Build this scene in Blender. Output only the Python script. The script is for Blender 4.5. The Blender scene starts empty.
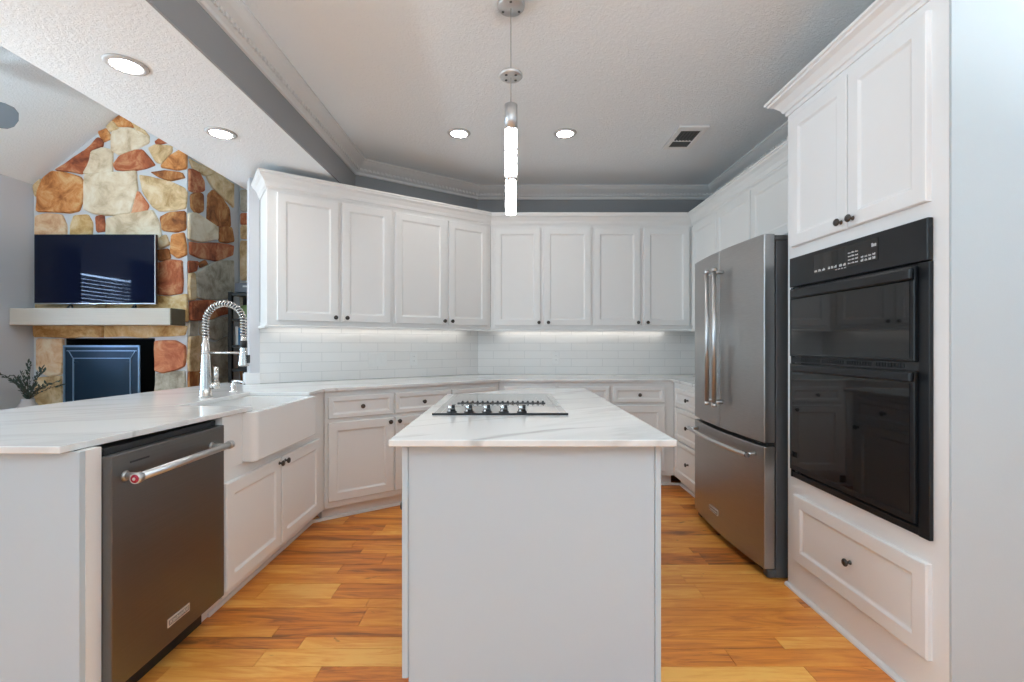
import bpy, bmesh, math, random
from mathutils import Vector, Matrix

# ------------------------------------------------------------------ camera, sky, daylight, exposure
SC = bpy.context.scene
COL = SC.collection
cam_d = bpy.data.cameras.new('camera')
cam = bpy.data.objects.new('camera', cam_d)
COL.objects.link(cam)
cam.location = (0.0, 0.0, 1.21)
cam.rotation_euler = (math.radians(90), 0, 0)
cam_d.sensor_width = 36.0
cam_d.lens = 36.0 * 470.0 / 1024.0
cam_d.shift_x = 2.0 / 1024.0
cam_d.shift_y = 3.0 / 1024.0
cam_d.clip_start = 0.02
SC.camera = cam

world = bpy.data.worlds.new('sky')
SC.world = world
world.use_nodes = True
bg = world.node_tree.nodes['Background']
bg.inputs['Color'].default_value = (0.75, 0.87, 1.0, 1)
bg.inputs['Strength'].default_value = 0.6

def area(name, loc, rot, sx, sy, power, color, shape='RECTANGLE'):
    d = bpy.data.lights.new(name, 'AREA')
    d.shape = shape
    d.size = sx
    d.size_y = sy
    d.energy = power
    d.color = color
    o = bpy.data.objects.new(name, d)
    COL.objects.link(o)
    o.location = loc
    o.rotation_euler = rot
    return o

PI = math.pi
DAY = (0.50, 0.77, 1.0)
# daylight through the patio windows in the wall behind the camera (they face +Y)
area('daylight_breakfast_window', (0.3, -3.44, 1.45), (PI/2, 0, 0), 3.4, 2.1, 15, DAY)
# daylight through the living room windows (rear wall and side wall)
area('daylight_living_window', (-3.6, -3.44, 1.6), (PI/2, 0, 0), 2.0, 2.0, 55, DAY)
area('daylight_side_window', (-4.90, 0.9, 1.7), (0, -PI/2, 0), 1.9, 2.6, 102, (0.68, 0.88, 1.0))
area('daylight_breakfast_side', (3.12, -1.2, 1.5), (0, PI/2, 0), 1.9, 2.0, 13, DAY)
area('daylight_small_window', (-5.12, 3.71, 1.5), (0, -PI/2, 0), 1.1, 0.8, 190, (0.45, 0.66, 1.0))

SC.view_settings.view_transform = 'Standard'
SC.view_settings.look = 'None'
SC.view_settings.gamma = 1.0
SC.view_settings.use_curve_mapping = False
SC.view_settings.exposure = -0.07
SC.cycles.use_denoising = True
SC.cycles.denoiser = 'OPENIMAGEDENOISE'
SC.cycles.max_bounces = 10
SC.cycles.diffuse_bounces = 6
SC.cycles.glossy_bounces = 5
SC.cycles.transmission_bounces = 6
SC.cycles.sample_clamp_indirect = 6.0
SC.cycles.caustics_reflective = False
SC.cycles.caustics_refractive = False

rng = random.Random(7)

# ------------------------------------------------------------------ materials
def nodes(name):
    m = bpy.data.materials.new(name)
    m.use_nodes = True
    nt = m.node_tree
    b = nt.nodes['Principled BSDF']
    return m, nt, b

def srgb(r, g, b):
    f = lambda c: ((c/255.0 + 0.055)/1.055)**2.4 if c > 10 else c/255.0/12.92
    return (f(r), f(g), f(b), 1)

def plain(name, col, rough=0.5, metal=0.0, spec=0.5, bump=0.0, bscale=200.0, coat=0.0, vary=0.0):
    m, nt, b = nodes(name)
    b.inputs['Base Color'].default_value = col
    b.inputs['Roughness'].default_value = rough
    b.inputs['Metallic'].default_value = metal
    b.inputs['Specular IOR Level'].default_value = spec
    b.inputs['Coat Weight'].default_value = coat
    tc = nt.nodes.new('ShaderNodeTexCoord')
    n = nt.nodes.new('ShaderNodeTexNoise')
    n.inputs['Scale'].default_value = bscale
    n.inputs['Detail'].default_value = 3
    nt.links.new(tc.outputs['Object'], n.inputs['Vector'])
    if bump > 0:
        bp = nt.nodes.new('ShaderNodeBump')
        bp.inputs['Strength'].default_value = bump
        bp.inputs['Distance'].default_value = 0.004
        nt.links.new(n.outputs['Fac'], bp.inputs['Height'])
        nt.links.new(bp.outputs['Normal'], b.inputs['Normal'])
    if vary > 0:
        mr = nt.nodes.new('ShaderNodeMapRange')
        mr.inputs['To Min'].default_value = max(0.02, rough - vary)
        mr.inputs['To Max'].default_value = rough + vary
        nt.links.new(n.outputs['Fac'], mr.inputs['Value'])
        nt.links.new(mr.outputs['Result'], b.inputs['Roughness'])
    return m

def emit(name, col, strength):
    m, nt, b = nodes(name)
    b.inputs['Base Color'].default_value = (0.8, 0.8, 0.8, 1)
    b.inputs['Emission Color'].default_value = col
    b.inputs['Emission Strength'].default_value = strength
    return m

def textured_ceiling(name, col):
    m, nt, b = nodes(name)
    b.inputs['Base Color'].default_value = col
    b.inputs['Roughness'].default_value = 0.9
    tc = nt.nodes.new('ShaderNodeTexCoord')
    n1 = nt.nodes.new('ShaderNodeTexNoise')
    n1.inputs['Scale'].default_value = 60
    n1.inputs['Detail'].default_value = 6
    n1.inputs['Roughness'].default_value = 0.65
    n1.inputs['Distortion'].default_value = 0.7
    nt.links.new(tc.outputs['Object'], n1.inputs['Vector'])
    mr = nt.nodes.new('ShaderNodeValToRGB')
    mr.color_ramp.elements[0].position = 0.42
    mr.color_ramp.elements[1].position = 0.62
    nt.links.new(n1.outputs['Fac'], mr.inputs['Fac'])
    bp = nt.nodes.new('ShaderNodeBump')
    bp.inputs['Strength'].default_value = 0.35
    bp.inputs['Distance'].default_value = 0.006
    nt.links.new(mr.outputs['Color'], bp.inputs['Height'])
    nt.links.new(bp.outputs['Normal'], b.inputs['Normal'])
    return m

def steel(name, col, rough, axis, metal=1.0):
    """brushed steel, streaks run along the given axis of the object"""
    m, nt, b = nodes(name)
    b.inputs['Metallic'].default_value = metal
    tc = nt.nodes.new('ShaderNodeTexCoord')
    mp = nt.nodes.new('ShaderNodeMapping')
    s = [260.0, 260.0, 260.0]
    s['xyz'.index(axis)] = 2.0
    mp.inputs['Scale'].default_value = s
    n = nt.nodes.new('ShaderNodeTexNoise')
    n.inputs['Scale'].default_value = 1.0
    n.inputs['Detail'].default_value = 4
    nt.links.new(tc.outputs['Object'], mp.inputs['Vector'])
    nt.links.new(mp.outputs['Vector'], n.inputs['Vector'])
    mix = nt.nodes.new('ShaderNodeMix')
    mix.data_type = 'RGBA'
    mix.inputs[6].default_value = tuple(c*0.88 for c in col[:3]) + (1,)
    mix.inputs[7].default_value = tuple(min(1, c*1.12) for c in col[:3]) + (1,)
    nt.links.new(n.outputs['Fac'], mix.inputs[0])
    nt.links.new(mix.outputs[2], b.inputs['Base Color'])
    mr = nt.nodes.new('ShaderNodeMapRange')
    mr.inputs['To Min'].default_value = rough - 0.03
    mr.inputs['To Max'].default_value = rough + 0.03
    nt.links.new(n.outputs['Fac'], mr.inputs['Value'])
    nt.links.new(mr.outputs['Result'], b.inputs['Roughness'])
    return m

def quartz(name):
    """white slab with long soft grey veins running obliquely across it"""
    m, nt, b = nodes(name)
    b.inputs['Roughness'].default_value = 0.14
    tc = nt.nodes.new('ShaderNodeTexCoord')
    mp0 = nt.nodes.new('ShaderNodeMapping')
    mp0.inputs['Rotation'].default_value = (0, 0, math.radians(-29))
    nt.links.new(tc.outputs['Object'], mp0.inputs['Vector'])
    def vein(scale, loc, width, dist):
        mp = nt.nodes.new('ShaderNodeMapping')
        mp.inputs['Scale'].default_value = scale
        mp.inputs['Location'].default_value = loc
        nt.links.new(mp0.outputs['Vector'], mp.inputs['Vector'])
        n = nt.nodes.new('ShaderNodeTexNoise')
        n.inputs['Scale'].default_value = 1.0
        n.inputs['Detail'].default_value = 5
        n.inputs['Roughness'].default_value = 0.45
        n.inputs['Distortion'].default_value = dist
        nt.links.new(mp.outputs['Vector'], n.inputs['Vector'])
        s = nt.nodes.new('ShaderNodeMath'); s.operation = 'SUBTRACT'; s.inputs[1].default_value = 0.5
        a = nt.nodes.new('ShaderNodeMath'); a.operation = 'ABSOLUTE'
        nt.links.new(n.outputs['Fac'], s.inputs[0]); nt.links.new(s.outputs[0], a.inputs[0])
        r = nt.nodes.new('ShaderNodeMapRange')
        r.interpolation_type = 'SMOOTHSTEP'
        r.inputs['From Min'].default_value = 0.0; r.inputs['From Max'].default_value = width
        r.inputs['To Min'].default_value = 1.0; r.inputs['To Max'].default_value = 0.0
        nt.links.new(a.outputs[0], r.inputs['Value'])
        return r
    v1 = vein((0.45, 2.3, 1.0), (0.3, 0.7, 0), 0.016, 0.5)
    v2 = vein((0.8, 3.4, 1.0), (5.3, 2.1, 0), 0.060, 0.8)
    msk = nt.nodes.new('ShaderNodeTexNoise')
    msk.inputs['Scale'].default_value = 1.6
    nt.links.new(tc.outputs['Object'], msk.inputs['Vector'])
    mk = nt.nodes.new('ShaderNodeMapRange')
    mk.inputs['From Min'].default_value = 0.38; mk.inputs['From Max'].default_value = 0.62
    nt.links.new(msk.outputs['Fac'], mk.inputs['Value'])
    a1 = nt.nodes.new('ShaderNodeMath'); a1.operation = 'MULTIPLY'
    nt.links.new(v1.outputs[0], a1.inputs[0]); nt.links.new(mk.outputs[0], a1.inputs[1])
    a2 = nt.nodes.new('ShaderNodeMath'); a2.operation = 'MULTIPLY'; a2.inputs[1].default_value = 0.16
    nt.links.new(v2.outputs[0], a2.inputs[0])
    a3 = nt.nodes.new('ShaderNodeMath'); a3.operation = 'MULTIPLY_ADD'; a3.inputs[1].default_value = 0.62
    nt.links.new(a1.outputs[0], a3.inputs[0]); nt.links.new(a2.outputs[0], a3.inputs[2])
    mix = nt.nodes.new('ShaderNodeMix')
    mix.data_type = 'RGBA'
    mix.inputs[6].default_value = (0.77, 0.765, 0.75, 1)
    mix.inputs[7].default_value = (0.36, 0.345, 0.325, 1)
    nt.links.new(a3.outputs[0], mix.inputs[0])
    nt.links.new(mix.outputs[2], b.inputs['Base Color'])
    return m

def hickory(name):
    m, nt, b = nodes(name)
    geo = nt.nodes.new('ShaderNodeNewGeometry')
    tc = nt.nodes.new('ShaderNodeTexCoord')
    # shift the grain per plank
    comb = nt.nodes.new('ShaderNodeCombineXYZ')
    ml = nt.nodes.new('ShaderNodeMath')
    ml.operation = 'MULTIPLY'
    ml.inputs[1].default_value = 61.0
    nt.links.new(geo.outputs['Random Per Island'], ml.inputs[0])
    for i in range(3):
        nt.links.new(ml.outputs[0], comb.inputs[i])
    va = nt.nodes.new('ShaderNodeVectorMath')
    nt.links.new(tc.outputs['Object'], va.inputs[0])
    nt.links.new(comb.outputs[0], va.inputs[1])
    def noise(scale, detail, dist, rough=0.55):
        mp = nt.nodes.new('ShaderNodeMapping')
        mp.inputs['Scale'].default_value = scale
        n = nt.nodes.new('ShaderNodeTexNoise')
        n.inputs['Scale'].default_value = 1.0
        n.inputs['Detail'].default_value = detail
        n.inputs['Distortion'].default_value = dist
        n.inputs['Roughness'].default_value = rough
        nt.links.new(va.outputs[0], mp.inputs['Vector'])
        nt.links.new(mp.outputs['Vector'], n.inputs['Vector'])
        return n
    big = noise((1.9, 13.0, 1.0), 5, 1.6, 0.6)
    fine = noise((7.0, 95.0, 1.0), 6, 0.5)
    knot = noise((7.0, 20.0, 1.0), 3, 0.9)
    # tone = per plank random + grain
    m1 = nt.nodes.new('ShaderNodeMath'); m1.operation = 'MULTIPLY_ADD'
    m1.inputs[1].default_value = 1.7; m1.inputs[2].default_value = -0.85
    nt.links.new(big.outputs['Fac'], m1.inputs[0])
    m2 = nt.nodes.new('ShaderNodeMath'); m2.operation = 'MULTIPLY_ADD'
    m2.inputs[1].default_value = 0.80; m2.inputs[2].default_value = 0.10
    nt.links.new(geo.outputs['Random Per Island'], m2.inputs[0])
    m3 = nt.nodes.new('ShaderNodeMath'); m3.operation = 'ADD'
    nt.links.new(m1.outputs[0], m3.inputs[0]); nt.links.new(m2.outputs[0], m3.inputs[1])
    m4 = nt.nodes.new('ShaderNodeMath'); m4.operation = 'MULTIPLY_ADD'
    m4.inputs[1].default_value = 0.50; m4.inputs[2].default_value = -0.25
    nt.links.new(fine.outputs['Fac'], m4.inputs[0])
    m5 = nt.nodes.new('ShaderNodeMath'); m5.operation = 'ADD'; m5.use_clamp = True
    nt.links.new(m3.outputs[0], m5.inputs[0]); nt.links.new(m4.outputs[0], m5.inputs[1])
    rp = nt.nodes.new('ShaderNodeValToRGB')
    e = rp.color_ramp.elements
    e[0].position = 0.0; e[0].color = srgb(138, 82, 40)
    e[1].position = 1.0; e[1].color = srgb(246, 186, 98)
    for pos, c in ((0.22, srgb(198, 114, 50)), (0.48, srgb(224, 140, 60)), (0.75, srgb(236, 160, 74))):
        x = e.new(pos); x.color = c
    nt.links.new(m5.outputs[0], rp.inputs['Fac'])
    kr = nt.nodes.new('ShaderNodeMapRange')
    kr.inputs['From Min'].default_value = 0.69
    kr.inputs['From Max'].default_value = 0.80
    nt.links.new(knot.outputs['Fac'], kr.inputs['Value'])
    km = nt.nodes.new('ShaderNodeMix'); km.data_type = 'RGBA'
    km.inputs[7].default_value = srgb(104, 54, 22)
    nt.links.new(kr.outputs['Result'], km.inputs[0])
    nt.links.new(rp.outputs['Color'], km.inputs[6])
    nt.links.new(km.outputs[2], b.inputs['Base Color'])
    rr = nt.nodes.new('ShaderNodeMapRange')
    rr.inputs['To Min'].default_value = 0.28; rr.inputs['To Max'].default_value = 0.46
    nt.links.new(fine.outputs['Fac'], rr.inputs['Value'])
    nt.links.new(rr.outputs['Result'], b.inputs['Roughness'])
    bp = nt.nodes.new('ShaderNodeBump')
    bp.inputs['Strength'].default_value = 0.12; bp.inputs['Distance'].default_value = 0.003
    nt.links.new(fine.outputs['Fac'], bp.inputs['Height'])
    nt.links.new(bp.outputs['Normal'], b.inputs['Normal'])
    return m

def tile(name):
    """white glazed subway tile, object x along the wall and z up"""
    m, nt, b = nodes(name)
    tc = nt.nodes.new('ShaderNodeTexCoord')
    sp = nt.nodes.new('ShaderNodeSeparateXYZ')
    cb = nt.nodes.new('ShaderNodeCombineXYZ')
    nt.links.new(tc.outputs['Object'], sp.inputs[0])
    nt.links.new(sp.outputs['X'], cb.inputs['X'])
    nt.links.new(sp.outputs['Z'], cb.inputs['Y'])
    br = nt.nodes.new('ShaderNodeTexBrick')
    br.inputs['Scale'].default_value = 1.0
    br.inputs['Mortar Size'].default_value = 0.0016
    br.inputs['Mortar Smooth'].default_value = 0.3
    br.inputs['Brick Width'].default_value = 0.305
    br.inputs['Row Height'].default_value = 0.0762
    br.inputs['Color1'].default_value = (0.79, 0.775, 0.755, 1)
    br.inputs['Color2'].default_value = (0.815, 0.80, 0.78, 1)
    br.inputs['Mortar'].default_value = (0.58, 0.575, 0.565, 1)
    nt.links.new(cb.outputs[0], br.inputs['Vector'])
    nt.links.new(br.outputs['Color'], b.inputs['Base Color'])
    b.inputs['Roughness'].default_value = 0.18
    bp = nt.nodes.new('ShaderNodeBump')
    bp.inputs['Strength'].default_value = 0.5; bp.inputs['Distance'].default_value = 0.0015
    bp.invert = True
    nt.links.new(br.outputs['Fac'], bp.inputs['Height'])
    nt.links.new(bp.outputs['Normal'], b.inputs['Normal'])
    return m

def stone(name, c1, c2, c3):
    m, nt, b = nodes(name)
    tc = nt.nodes.new('ShaderNodeTexCoord')
    n = nt.nodes.new('ShaderNodeTexNoise')
    n.inputs['Scale'].default_value = 5.5; n.inputs['Detail'].default_value = 8
    n.inputs['Roughness'].default_value = 0.68; n.inputs['Distortion'].default_value = 0.5
    geo = nt.nodes.new('ShaderNodeNewGeometry')
    va = nt.nodes.new('ShaderNodeVectorMath')
    sc = nt.nodes.new('ShaderNodeVectorMath'); sc.operation = 'SCALE'
    sc.inputs['Scale'].default_value = 40.0
    nt.links.new(geo.outputs['Random Per Island'], sc.inputs[0])
    nt.links.new(tc.outputs['Object'], va.inputs[0]); nt.links.new(sc.outputs[0], va.inputs[1])
    nt.links.new(va.outputs[0], n.inputs['Vector'])
    rp = nt.nodes.new('ShaderNodeValToRGB')
    e = rp.color_ramp.elements
    e[0].position = 0.36; e[0].color = c1
    e[1].position = 0.64; e[1].color = c3
    x = e.new(0.5); x.color = c2
    nt.links.new(n.outputs['Fac'], rp.inputs['Fac'])
    nt.links.new(rp.outputs['Color'], b.inputs['Base Color'])
    b.inputs['Roughness'].default_value = 0.85
    bp = nt.nodes.new('ShaderNodeBump')
    bp.inputs['Strength'].default_value = 0.6; bp.inputs['Distance'].default_value = 0.02
    nt.links.new(n.outputs['Fac'], bp.inputs['Height'])
    nt.links.new(bp.outputs['Normal'], b.inputs['Normal'])
    return m

M = {}
M['cab'] = plain('cabinet_paint', (0.77, 0.765, 0.75, 1), 0.38, bump=0.03, bscale=60)
M['day_tint'] = plain('daylight_tinted_panel_paint', (0.49, 0.555, 0.60, 1), 0.42, bump=0.03, bscale=60)  # white panels with the bluish daylight cast put into their colour
M['white'] = plain('white_paint', (0.80, 0.80, 0.80, 1), 0.45, bump=0.03, bscale=60)
M['wall_grey'] = plain('grey_wall_paint', (0.27, 0.27, 0.275, 1), 0.8, bump=0.08, bscale=140)
M['wall_living'] = plain('pale_grey_wall_paint', (0.58, 0.59, 0.62, 1), 0.8, bump=0.08, bscale=140)
M['wall_end'] = plain('blue_grey_wall_paint', (0.50, 0.545, 0.565, 1), 0.6, bump=0.05, bscale=140)
M['wall_pale'] = plain('slate_wall_paint', (0.30, 0.33, 0.36, 1), 0.7, bump=0.05, bscale=140)
M['ceil'] = textured_ceiling('knockdown_ceiling', (0.805, 0.85, 0.88, 1))
M['floor'] = hickory('hickory_planks')
M['dark_gap'] = plain('dark_gap', (0.03, 0.018, 0.01, 1), 0.8)
M['quartz'] = quartz('veined_white_quartz')
M['tile'] = tile('white_subway_tile')
M['bronze'] = plain('oil_rubbed_bronze', (0.075, 0.065, 0.058, 1), 0.28, metal=0.85)
M['steel_v'] = steel('brushed_steel', (0.395, 0.393, 0.39, 1), 0.33, 'x')
M['steel_dw'] = steel('brushed_dark_steel', (0.185, 0.182, 0.178, 1), 0.36, 'x')
M['steel_hi'] = plain('polished_steel', (0.60, 0.60, 0.60, 1), 0.33, metal=1.0)
M['nickel'] = plain('satin_nickel', (0.66, 0.64, 0.61, 1), 0.24, metal=1.0)
M['satin'] = plain('satin_chrome', (0.62, 0.62, 0.62, 1), 0.38, metal=0.8)
M['jamb'] = plain('pale_grey_jamb_paint', (0.60, 0.60, 0.62, 1), 0.6)
M['ring'] = plain('light_trim_ring', (0.52, 0.52, 0.52, 1), 0.5)
M['louver'] = plain('dark_louver', (0.07, 0.07, 0.07, 1), 0.5)
M['crown'] = plain('crown_paint', (0.66, 0.66, 0.655, 1), 0.5)
M['chrome'] = plain('chrome', (0.8, 0.8, 0.8, 1), 0.08, metal=1.0)
M['grey_case'] = plain('grey_appliance_case', (0.075, 0.077, 0.080, 1), 0.42)
M['black'] = plain('black_plastic', (0.012, 0.012, 0.013, 1), 0.45)
M['black_gloss'] = plain('black_oven_enamel', (0.008, 0.009, 0.011, 1), 0.33, spec=0.35)
M['black_glass'] = plain('black_oven_glass', (0.006, 0.006, 0.007, 1), 0.035, spec=0.55)
M['label_grey'] = plain('printed_grey_label', (0.50, 0.50, 0.50, 1), 0.5)
M['badge'] = plain('badge_steel', (0.70, 0.68, 0.66, 1), 0.30, metal=0.7)
M['badge_ink'] = plain('badge_lettering', (0.08, 0.08, 0.08, 1), 0.5)
M['red'] = plain('red_medallion', (0.30, 0.012, 0.03, 1), 0.25)
M['ceramic'] = plain('white_fireclay', (0.80, 0.79, 0.775, 1), 0.12, coat=0.3)
M['cooktop'] = plain('glass_cooktop_with_reflection', (0.50, 0.50, 0.49, 1), 0.10, metal=0.25, spec=0.9)  # pale base colour stands in for the ceiling reflected in dark glass
M['lamp'] = emit('lamp_lens', (1, 0.985, 0.96, 1), 115.0)
M['strip'] = emit('led_strip', (1, 0.97, 0.92, 1), 7.0)
M['mortar'] = plain('mortar', (0.60, 0.62, 0.64, 1), 0.95, bump=0.5, bscale=40)
M['s_r'] = stone('rust_stone', srgb(120, 62, 40), srgb(176, 98, 62), srgb(206, 150, 108))
M['s_o'] = stone('orange_stone', srgb(150, 88, 44), srgb(205, 136, 76), srgb(226, 186, 134))
M['s_b'] = stone('brown_stone', srgb(112, 66, 34), srgb(165, 102, 54), srgb(200, 150, 96))
M['s_s'] = stone('salmon_stone', srgb(178, 98, 66), srgb(208, 134, 94), srgb(222, 178, 140))
M['s_t'] = stone('tan_stone', srgb(176, 142, 96), srgb(215, 186, 142), srgb(230, 212, 178))
M['s_y'] = stone('golden_stone', srgb(168, 122, 66), srgb(208, 168, 110), srgb(228, 204, 160))
M['s_p'] = stone('peach_stone', srgb(198, 140, 100), srgb(225, 188, 148), srgb(236, 216, 186))
M['s_c'] = stone('cream_stone', srgb(192, 170, 138), srgb(222, 204, 174), srgb(234, 222, 200))
M['s_g'] = stone('grey_stone', srgb(140, 130, 112), srgb(180, 172, 154), srgb(205, 198, 182))
M['mantel'] = steel('limewashed_beam', (0.60, 0.56, 0.48, 1), 0.75, 'x', metal=0.0)
M['mantel_end'] = plain('beam_end_grain', (0.15, 0.12, 0.075, 1), 0.85, bump=0.4, bscale=60)
M['soot'] = plain('soot_black', (0.004, 0.004, 0.004, 1), 0.9)
M['screen_blue'] = plain('blue_black_metal', (0.012, 0.035, 0.065, 1), 0.35, metal=0.3)
M['screen_edge'] = plain('blue_steel_edge', (0.24, 0.37, 0.52, 1), 0.3, metal=0.3)
M['tv_glass'] = plain('television_glass', (0.006, 0.009, 0.024, 1), 0.04, spec=0.22)
M['tv_body'] = plain('television_plastic', (0.012, 0.012, 0.014, 1), 0.4)
M['leaf'] = plain('olive_leaf', (0.045, 0.075, 0.060, 1), 0.55)
M['twig'] = plain('olive_twig', (0.07, 0.055, 0.04, 1), 0.8)
M['vase'] = plain('stone_vase', (0.45, 0.41, 0.38, 1), 0.7, bump=0.2, bscale=50)
M['fan_blade'] = plain('blue_grey_blade', (0.16, 0.19, 0.22, 1), 0.45)
M['fan_dark'] = plain('dark_bronze_fan', (0.05, 0.05, 0.05, 1), 0.4, metal=0.6)
M['book_white'] = plain('white_book', (0.7, 0.7, 0.68, 1), 0.6)
M['book_blue'] = plain('blue_book', (0.03, 0.16, 0.32, 1), 0.6)
M['book_red'] = plain('red_book', (0.25, 0.05, 0.035, 1), 0.6)
M['book_dark'] = plain('dark_book', (0.03, 0.03, 0.035, 1), 0.6)
M['green'] = plain('green_plate', (0.14, 0.22, 0.07, 1), 0.5)
M['box_grey'] = plain('grey_box', (0.09, 0.10, 0.12, 1), 0.5)
M['shelf'] = plain('black_shelf', (0.01, 0.01, 0.01, 1), 0.5)
M['blind'] = plain('white_blind', (0.75, 0.78, 0.82, 1), 0.6)
M['curtain'] = plain('charcoal_curtain', (0.03, 0.03, 0.045, 1), 0.9)
M['plate'] = plain('white_plate', (0.78, 0.775, 0.76, 1), 0.35)
M['slot'] = plain('slot_grey', (0.25, 0.25, 0.25, 1), 0.6)
M['vent_dark'] = plain('duct_dark', (0.02, 0.02, 0.02, 1), 0.8)

def crystal():
    m, nt, b = nodes('bubble_crystal')
    tc = nt.nodes.new('ShaderNodeTexCoord')
    v = nt.nodes.new('ShaderNodeTexVoronoi')
    v.inputs['Scale'].default_value = 60
    nt.links.new(tc.outputs['Object'], v.inputs['Vector'])
    rp = nt.nodes.new('ShaderNodeValToRGB')
    rp.color_ramp.elements[0].position = 0.40; rp.color_ramp.elements[0].color = (0.026, 0.026, 0.027, 1)
    rp.color_ramp.elements[1].position = 0.58; rp.color_ramp.elements[1].color = (1, 1, 1, 1)
    nt.links.new(v.outputs['Distance'], rp.inputs['Fac'])
    b.inputs['Base Color'].default_value = (0.9, 0.9, 0.9, 1)
    b.inputs['Roughness'].default_value = 0.1
    nt.links.new(rp.outputs['Color'], b.inputs['Emission Color'])
    b.inputs['Emission Strength'].default_value = 20.0
    return m
M['crystal'] = crystal()

# ------------------------------------------------------------------ mesh helpers
class MB:
    def __init__(s):
        s.v = []; s.f = []; s.m = []; s.sm = []
    def add(s, vs, fs, mi=0, smooth=False, mat=None):
        o = len(s.v)
        for p in vs:
            p = Vector(p)
            if mat is not None:
                p = mat @ p
            s.v.append(p)
        for f in fs:
            s.f.append([i + o for i in f]); s.m.append(mi); s.sm.append(smooth)
        return s
    def box(s, x0, x1, y0, y1, z0, z1, mi=0, mat=None):
        vs = [(x0,y0,z0),(x1,y0,z0),(x1,y1,z0),(x0,y1,z0),(x0,y0,z1),(x1,y0,z1),(x1,y1,z1),(x0,y1,z1)]
        fs = [(0,3,2,1),(4,5,6,7),(0,1,5,4),(1,2,6,5),(2,3,7,6),(3,0,4,7)]
        return s.add(vs, fs, mi, False, mat)
    def prism(s, poly, z0, z1, mi=0, mat=None, mi_side=None):
        n = len(poly)
        a = sum(poly[i][0]*poly[(i+1)%n][1] - poly[(i+1)%n][0]*poly[i][1] for i in range(n))
        if a < 0: poly = poly[::-1]
        vs = [(x,y,z0) for x,y in poly] + [(x,y,z1) for x,y in poly]
        s.add(vs, [tuple(range(n-1,-1,-1)), tuple(range(n,2*n))], mi, False, mat)
        s.add(vs, [(i,(i+1)%n,n+(i+1)%n,n+i) for i in range(n)], mi if mi_side is None else mi_side, False, mat)
        return s
    def lathe(s, prof, seg=24, mi=0, mat=None, smooth=True, cap=True):
        """prof: [(radius, height)] round the z axis"""
        vs = []
        for r, z in prof:
            for k in range(seg):
                a = 2*PI*k/seg
                vs.append((r*math.cos(a), r*math.sin(a), z))
        fs = []
        for i in range(len(prof)-1):
            for k in range(seg):
                k2 = (k+1) % seg
                fs.append((i*seg+k, i*seg+k2, (i+1)*seg+k2, (i+1)*seg+k))
        s.add(vs, fs, mi, smooth, mat)
        if cap:
            s.add(vs[:seg], [tuple(range(seg-1,-1,-1))], mi, False, mat)
            s.add(vs[-seg:], [tuple(range(seg))], mi, False, mat)
        return s
    def tube(s, pts, r, seg=10, mi=0, mat=None, cap=True):
        pts = [Vector(p) for p in pts]
        rs = r if isinstance(r, (list, tuple)) else [r]*len(pts)
        ring = []
        up = None
        for i, p in enumerate(pts):
            t = (pts[min(i+1,len(pts)-1)] - pts[max(i-1,0)]).normalized()
            if up is None:
                up = Vector((0,0,1)) if abs(t.z) < 0.9 else Vector((0,1,0))
            a = t.cross(up)
            if a.length < 1e-5:
                a = t.cross(Vector((1,0,0)))
            a.normalize()
            b = a.cross(t).normalized()
            up = b
            ring.append([p + (a*math.cos(2*PI*k/seg) + b*math.sin(2*PI*k/seg))*rs[i] for k in range(seg)])
        vs = [v for R in ring for v in R]
        fs = []
        for i in range(len(pts)-1):
            for k in range(seg):
                k2 = (k+1) % seg
                fs.append((i*seg+k, (i+1)*seg+k, (i+1)*seg+k2, i*seg+k2))
        s.add(vs, fs, mi, True, mat)
        if cap:
            s.add(ring[0], [tuple(range(seg))], mi, False, mat)
            s.add(ring[-1], [tuple(range(seg-1,-1,-1))], mi, False, mat)
        return s
    def sweep(s, prof, path, mi=0, closed=False, cap=True):
        """prof: [(out, z)], out is measured to the right of the travel direction of path [(x, y)]"""
        n = len(path)
        P = [Vector((p[0], p[1])) for p in path]
        offs = []
        for i in range(n):
            d1 = (P[i]-P[i-1]).normalized() if i > 0 else None
            d2 = (P[i+1]-P[i]).normalized() if i < n-1 else None
            if d1 is None: d1 = d2
            if d2 is None: d2 = d1
            n1 = Vector((d1.y, -d1.x)); n2 = Vector((d2.y, -d2.x))
            m = (n1+n2).normalized()
            m = m / max(0.2, m.dot(n1))
            offs.append(m)
        k = len(prof)
        vs = []
        for i in range(n):
            for o, z in prof:
                q = P[i] + offs[i]*o
                vs.append((q.x, q.y, z))
        fs = []
        for i in range(n-1):
            for j in range(k):
                j2 = (j+1) % k
                fs.append((i*k+j, i*k+j2, (i+1)*k+j2, (i+1)*k+j))
        s.add(vs, fs, mi)
        if cap:
            s.add(vs[:k], [tuple(range(k-1,-1,-1))], mi)
            s.add(vs[-k:], [tuple(range(k))], mi)
        return s
    def build(s, name, mats, parent=None, loc=None, rot=None, bevel=0.0, fix=True):
        me = bpy.data.meshes.new(name)
        me.from_pydata([tuple(v) for v in s.v], [], s.f)
        for m in (mats if isinstance(mats, (list, tuple)) else [mats]):
            me.materials.append(M[m] if isinstance(m, str) else m)
        for i, p in enumerate(me.polygons):
            p.material_index = s.m[i]
            p.use_smooth = s.sm[i]
        bm = bmesh.new(); bm.from_mesh(me)
        bmesh.ops.remove_doubles(bm, verts=bm.verts, dist=0.00005)
        if fix:
            bmesh.ops.recalc_face_normals(bm, faces=bm.faces)
        bm.to_mesh(me); bm.free()
        o = bpy.data.objects.new(name, me)
        COL.objects.link(o)
        if parent is not None: o.parent = parent
        if loc is not None: o.location = loc
        if rot is not None: o.rotation_euler = rot
        if bevel > 0:
            md = o.modifiers.new('edge', 'BEVEL')
            md.width = bevel; md.segments = 2; md.limit_method = 'ANGLE'; md.angle_limit = math.radians(40)
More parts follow.
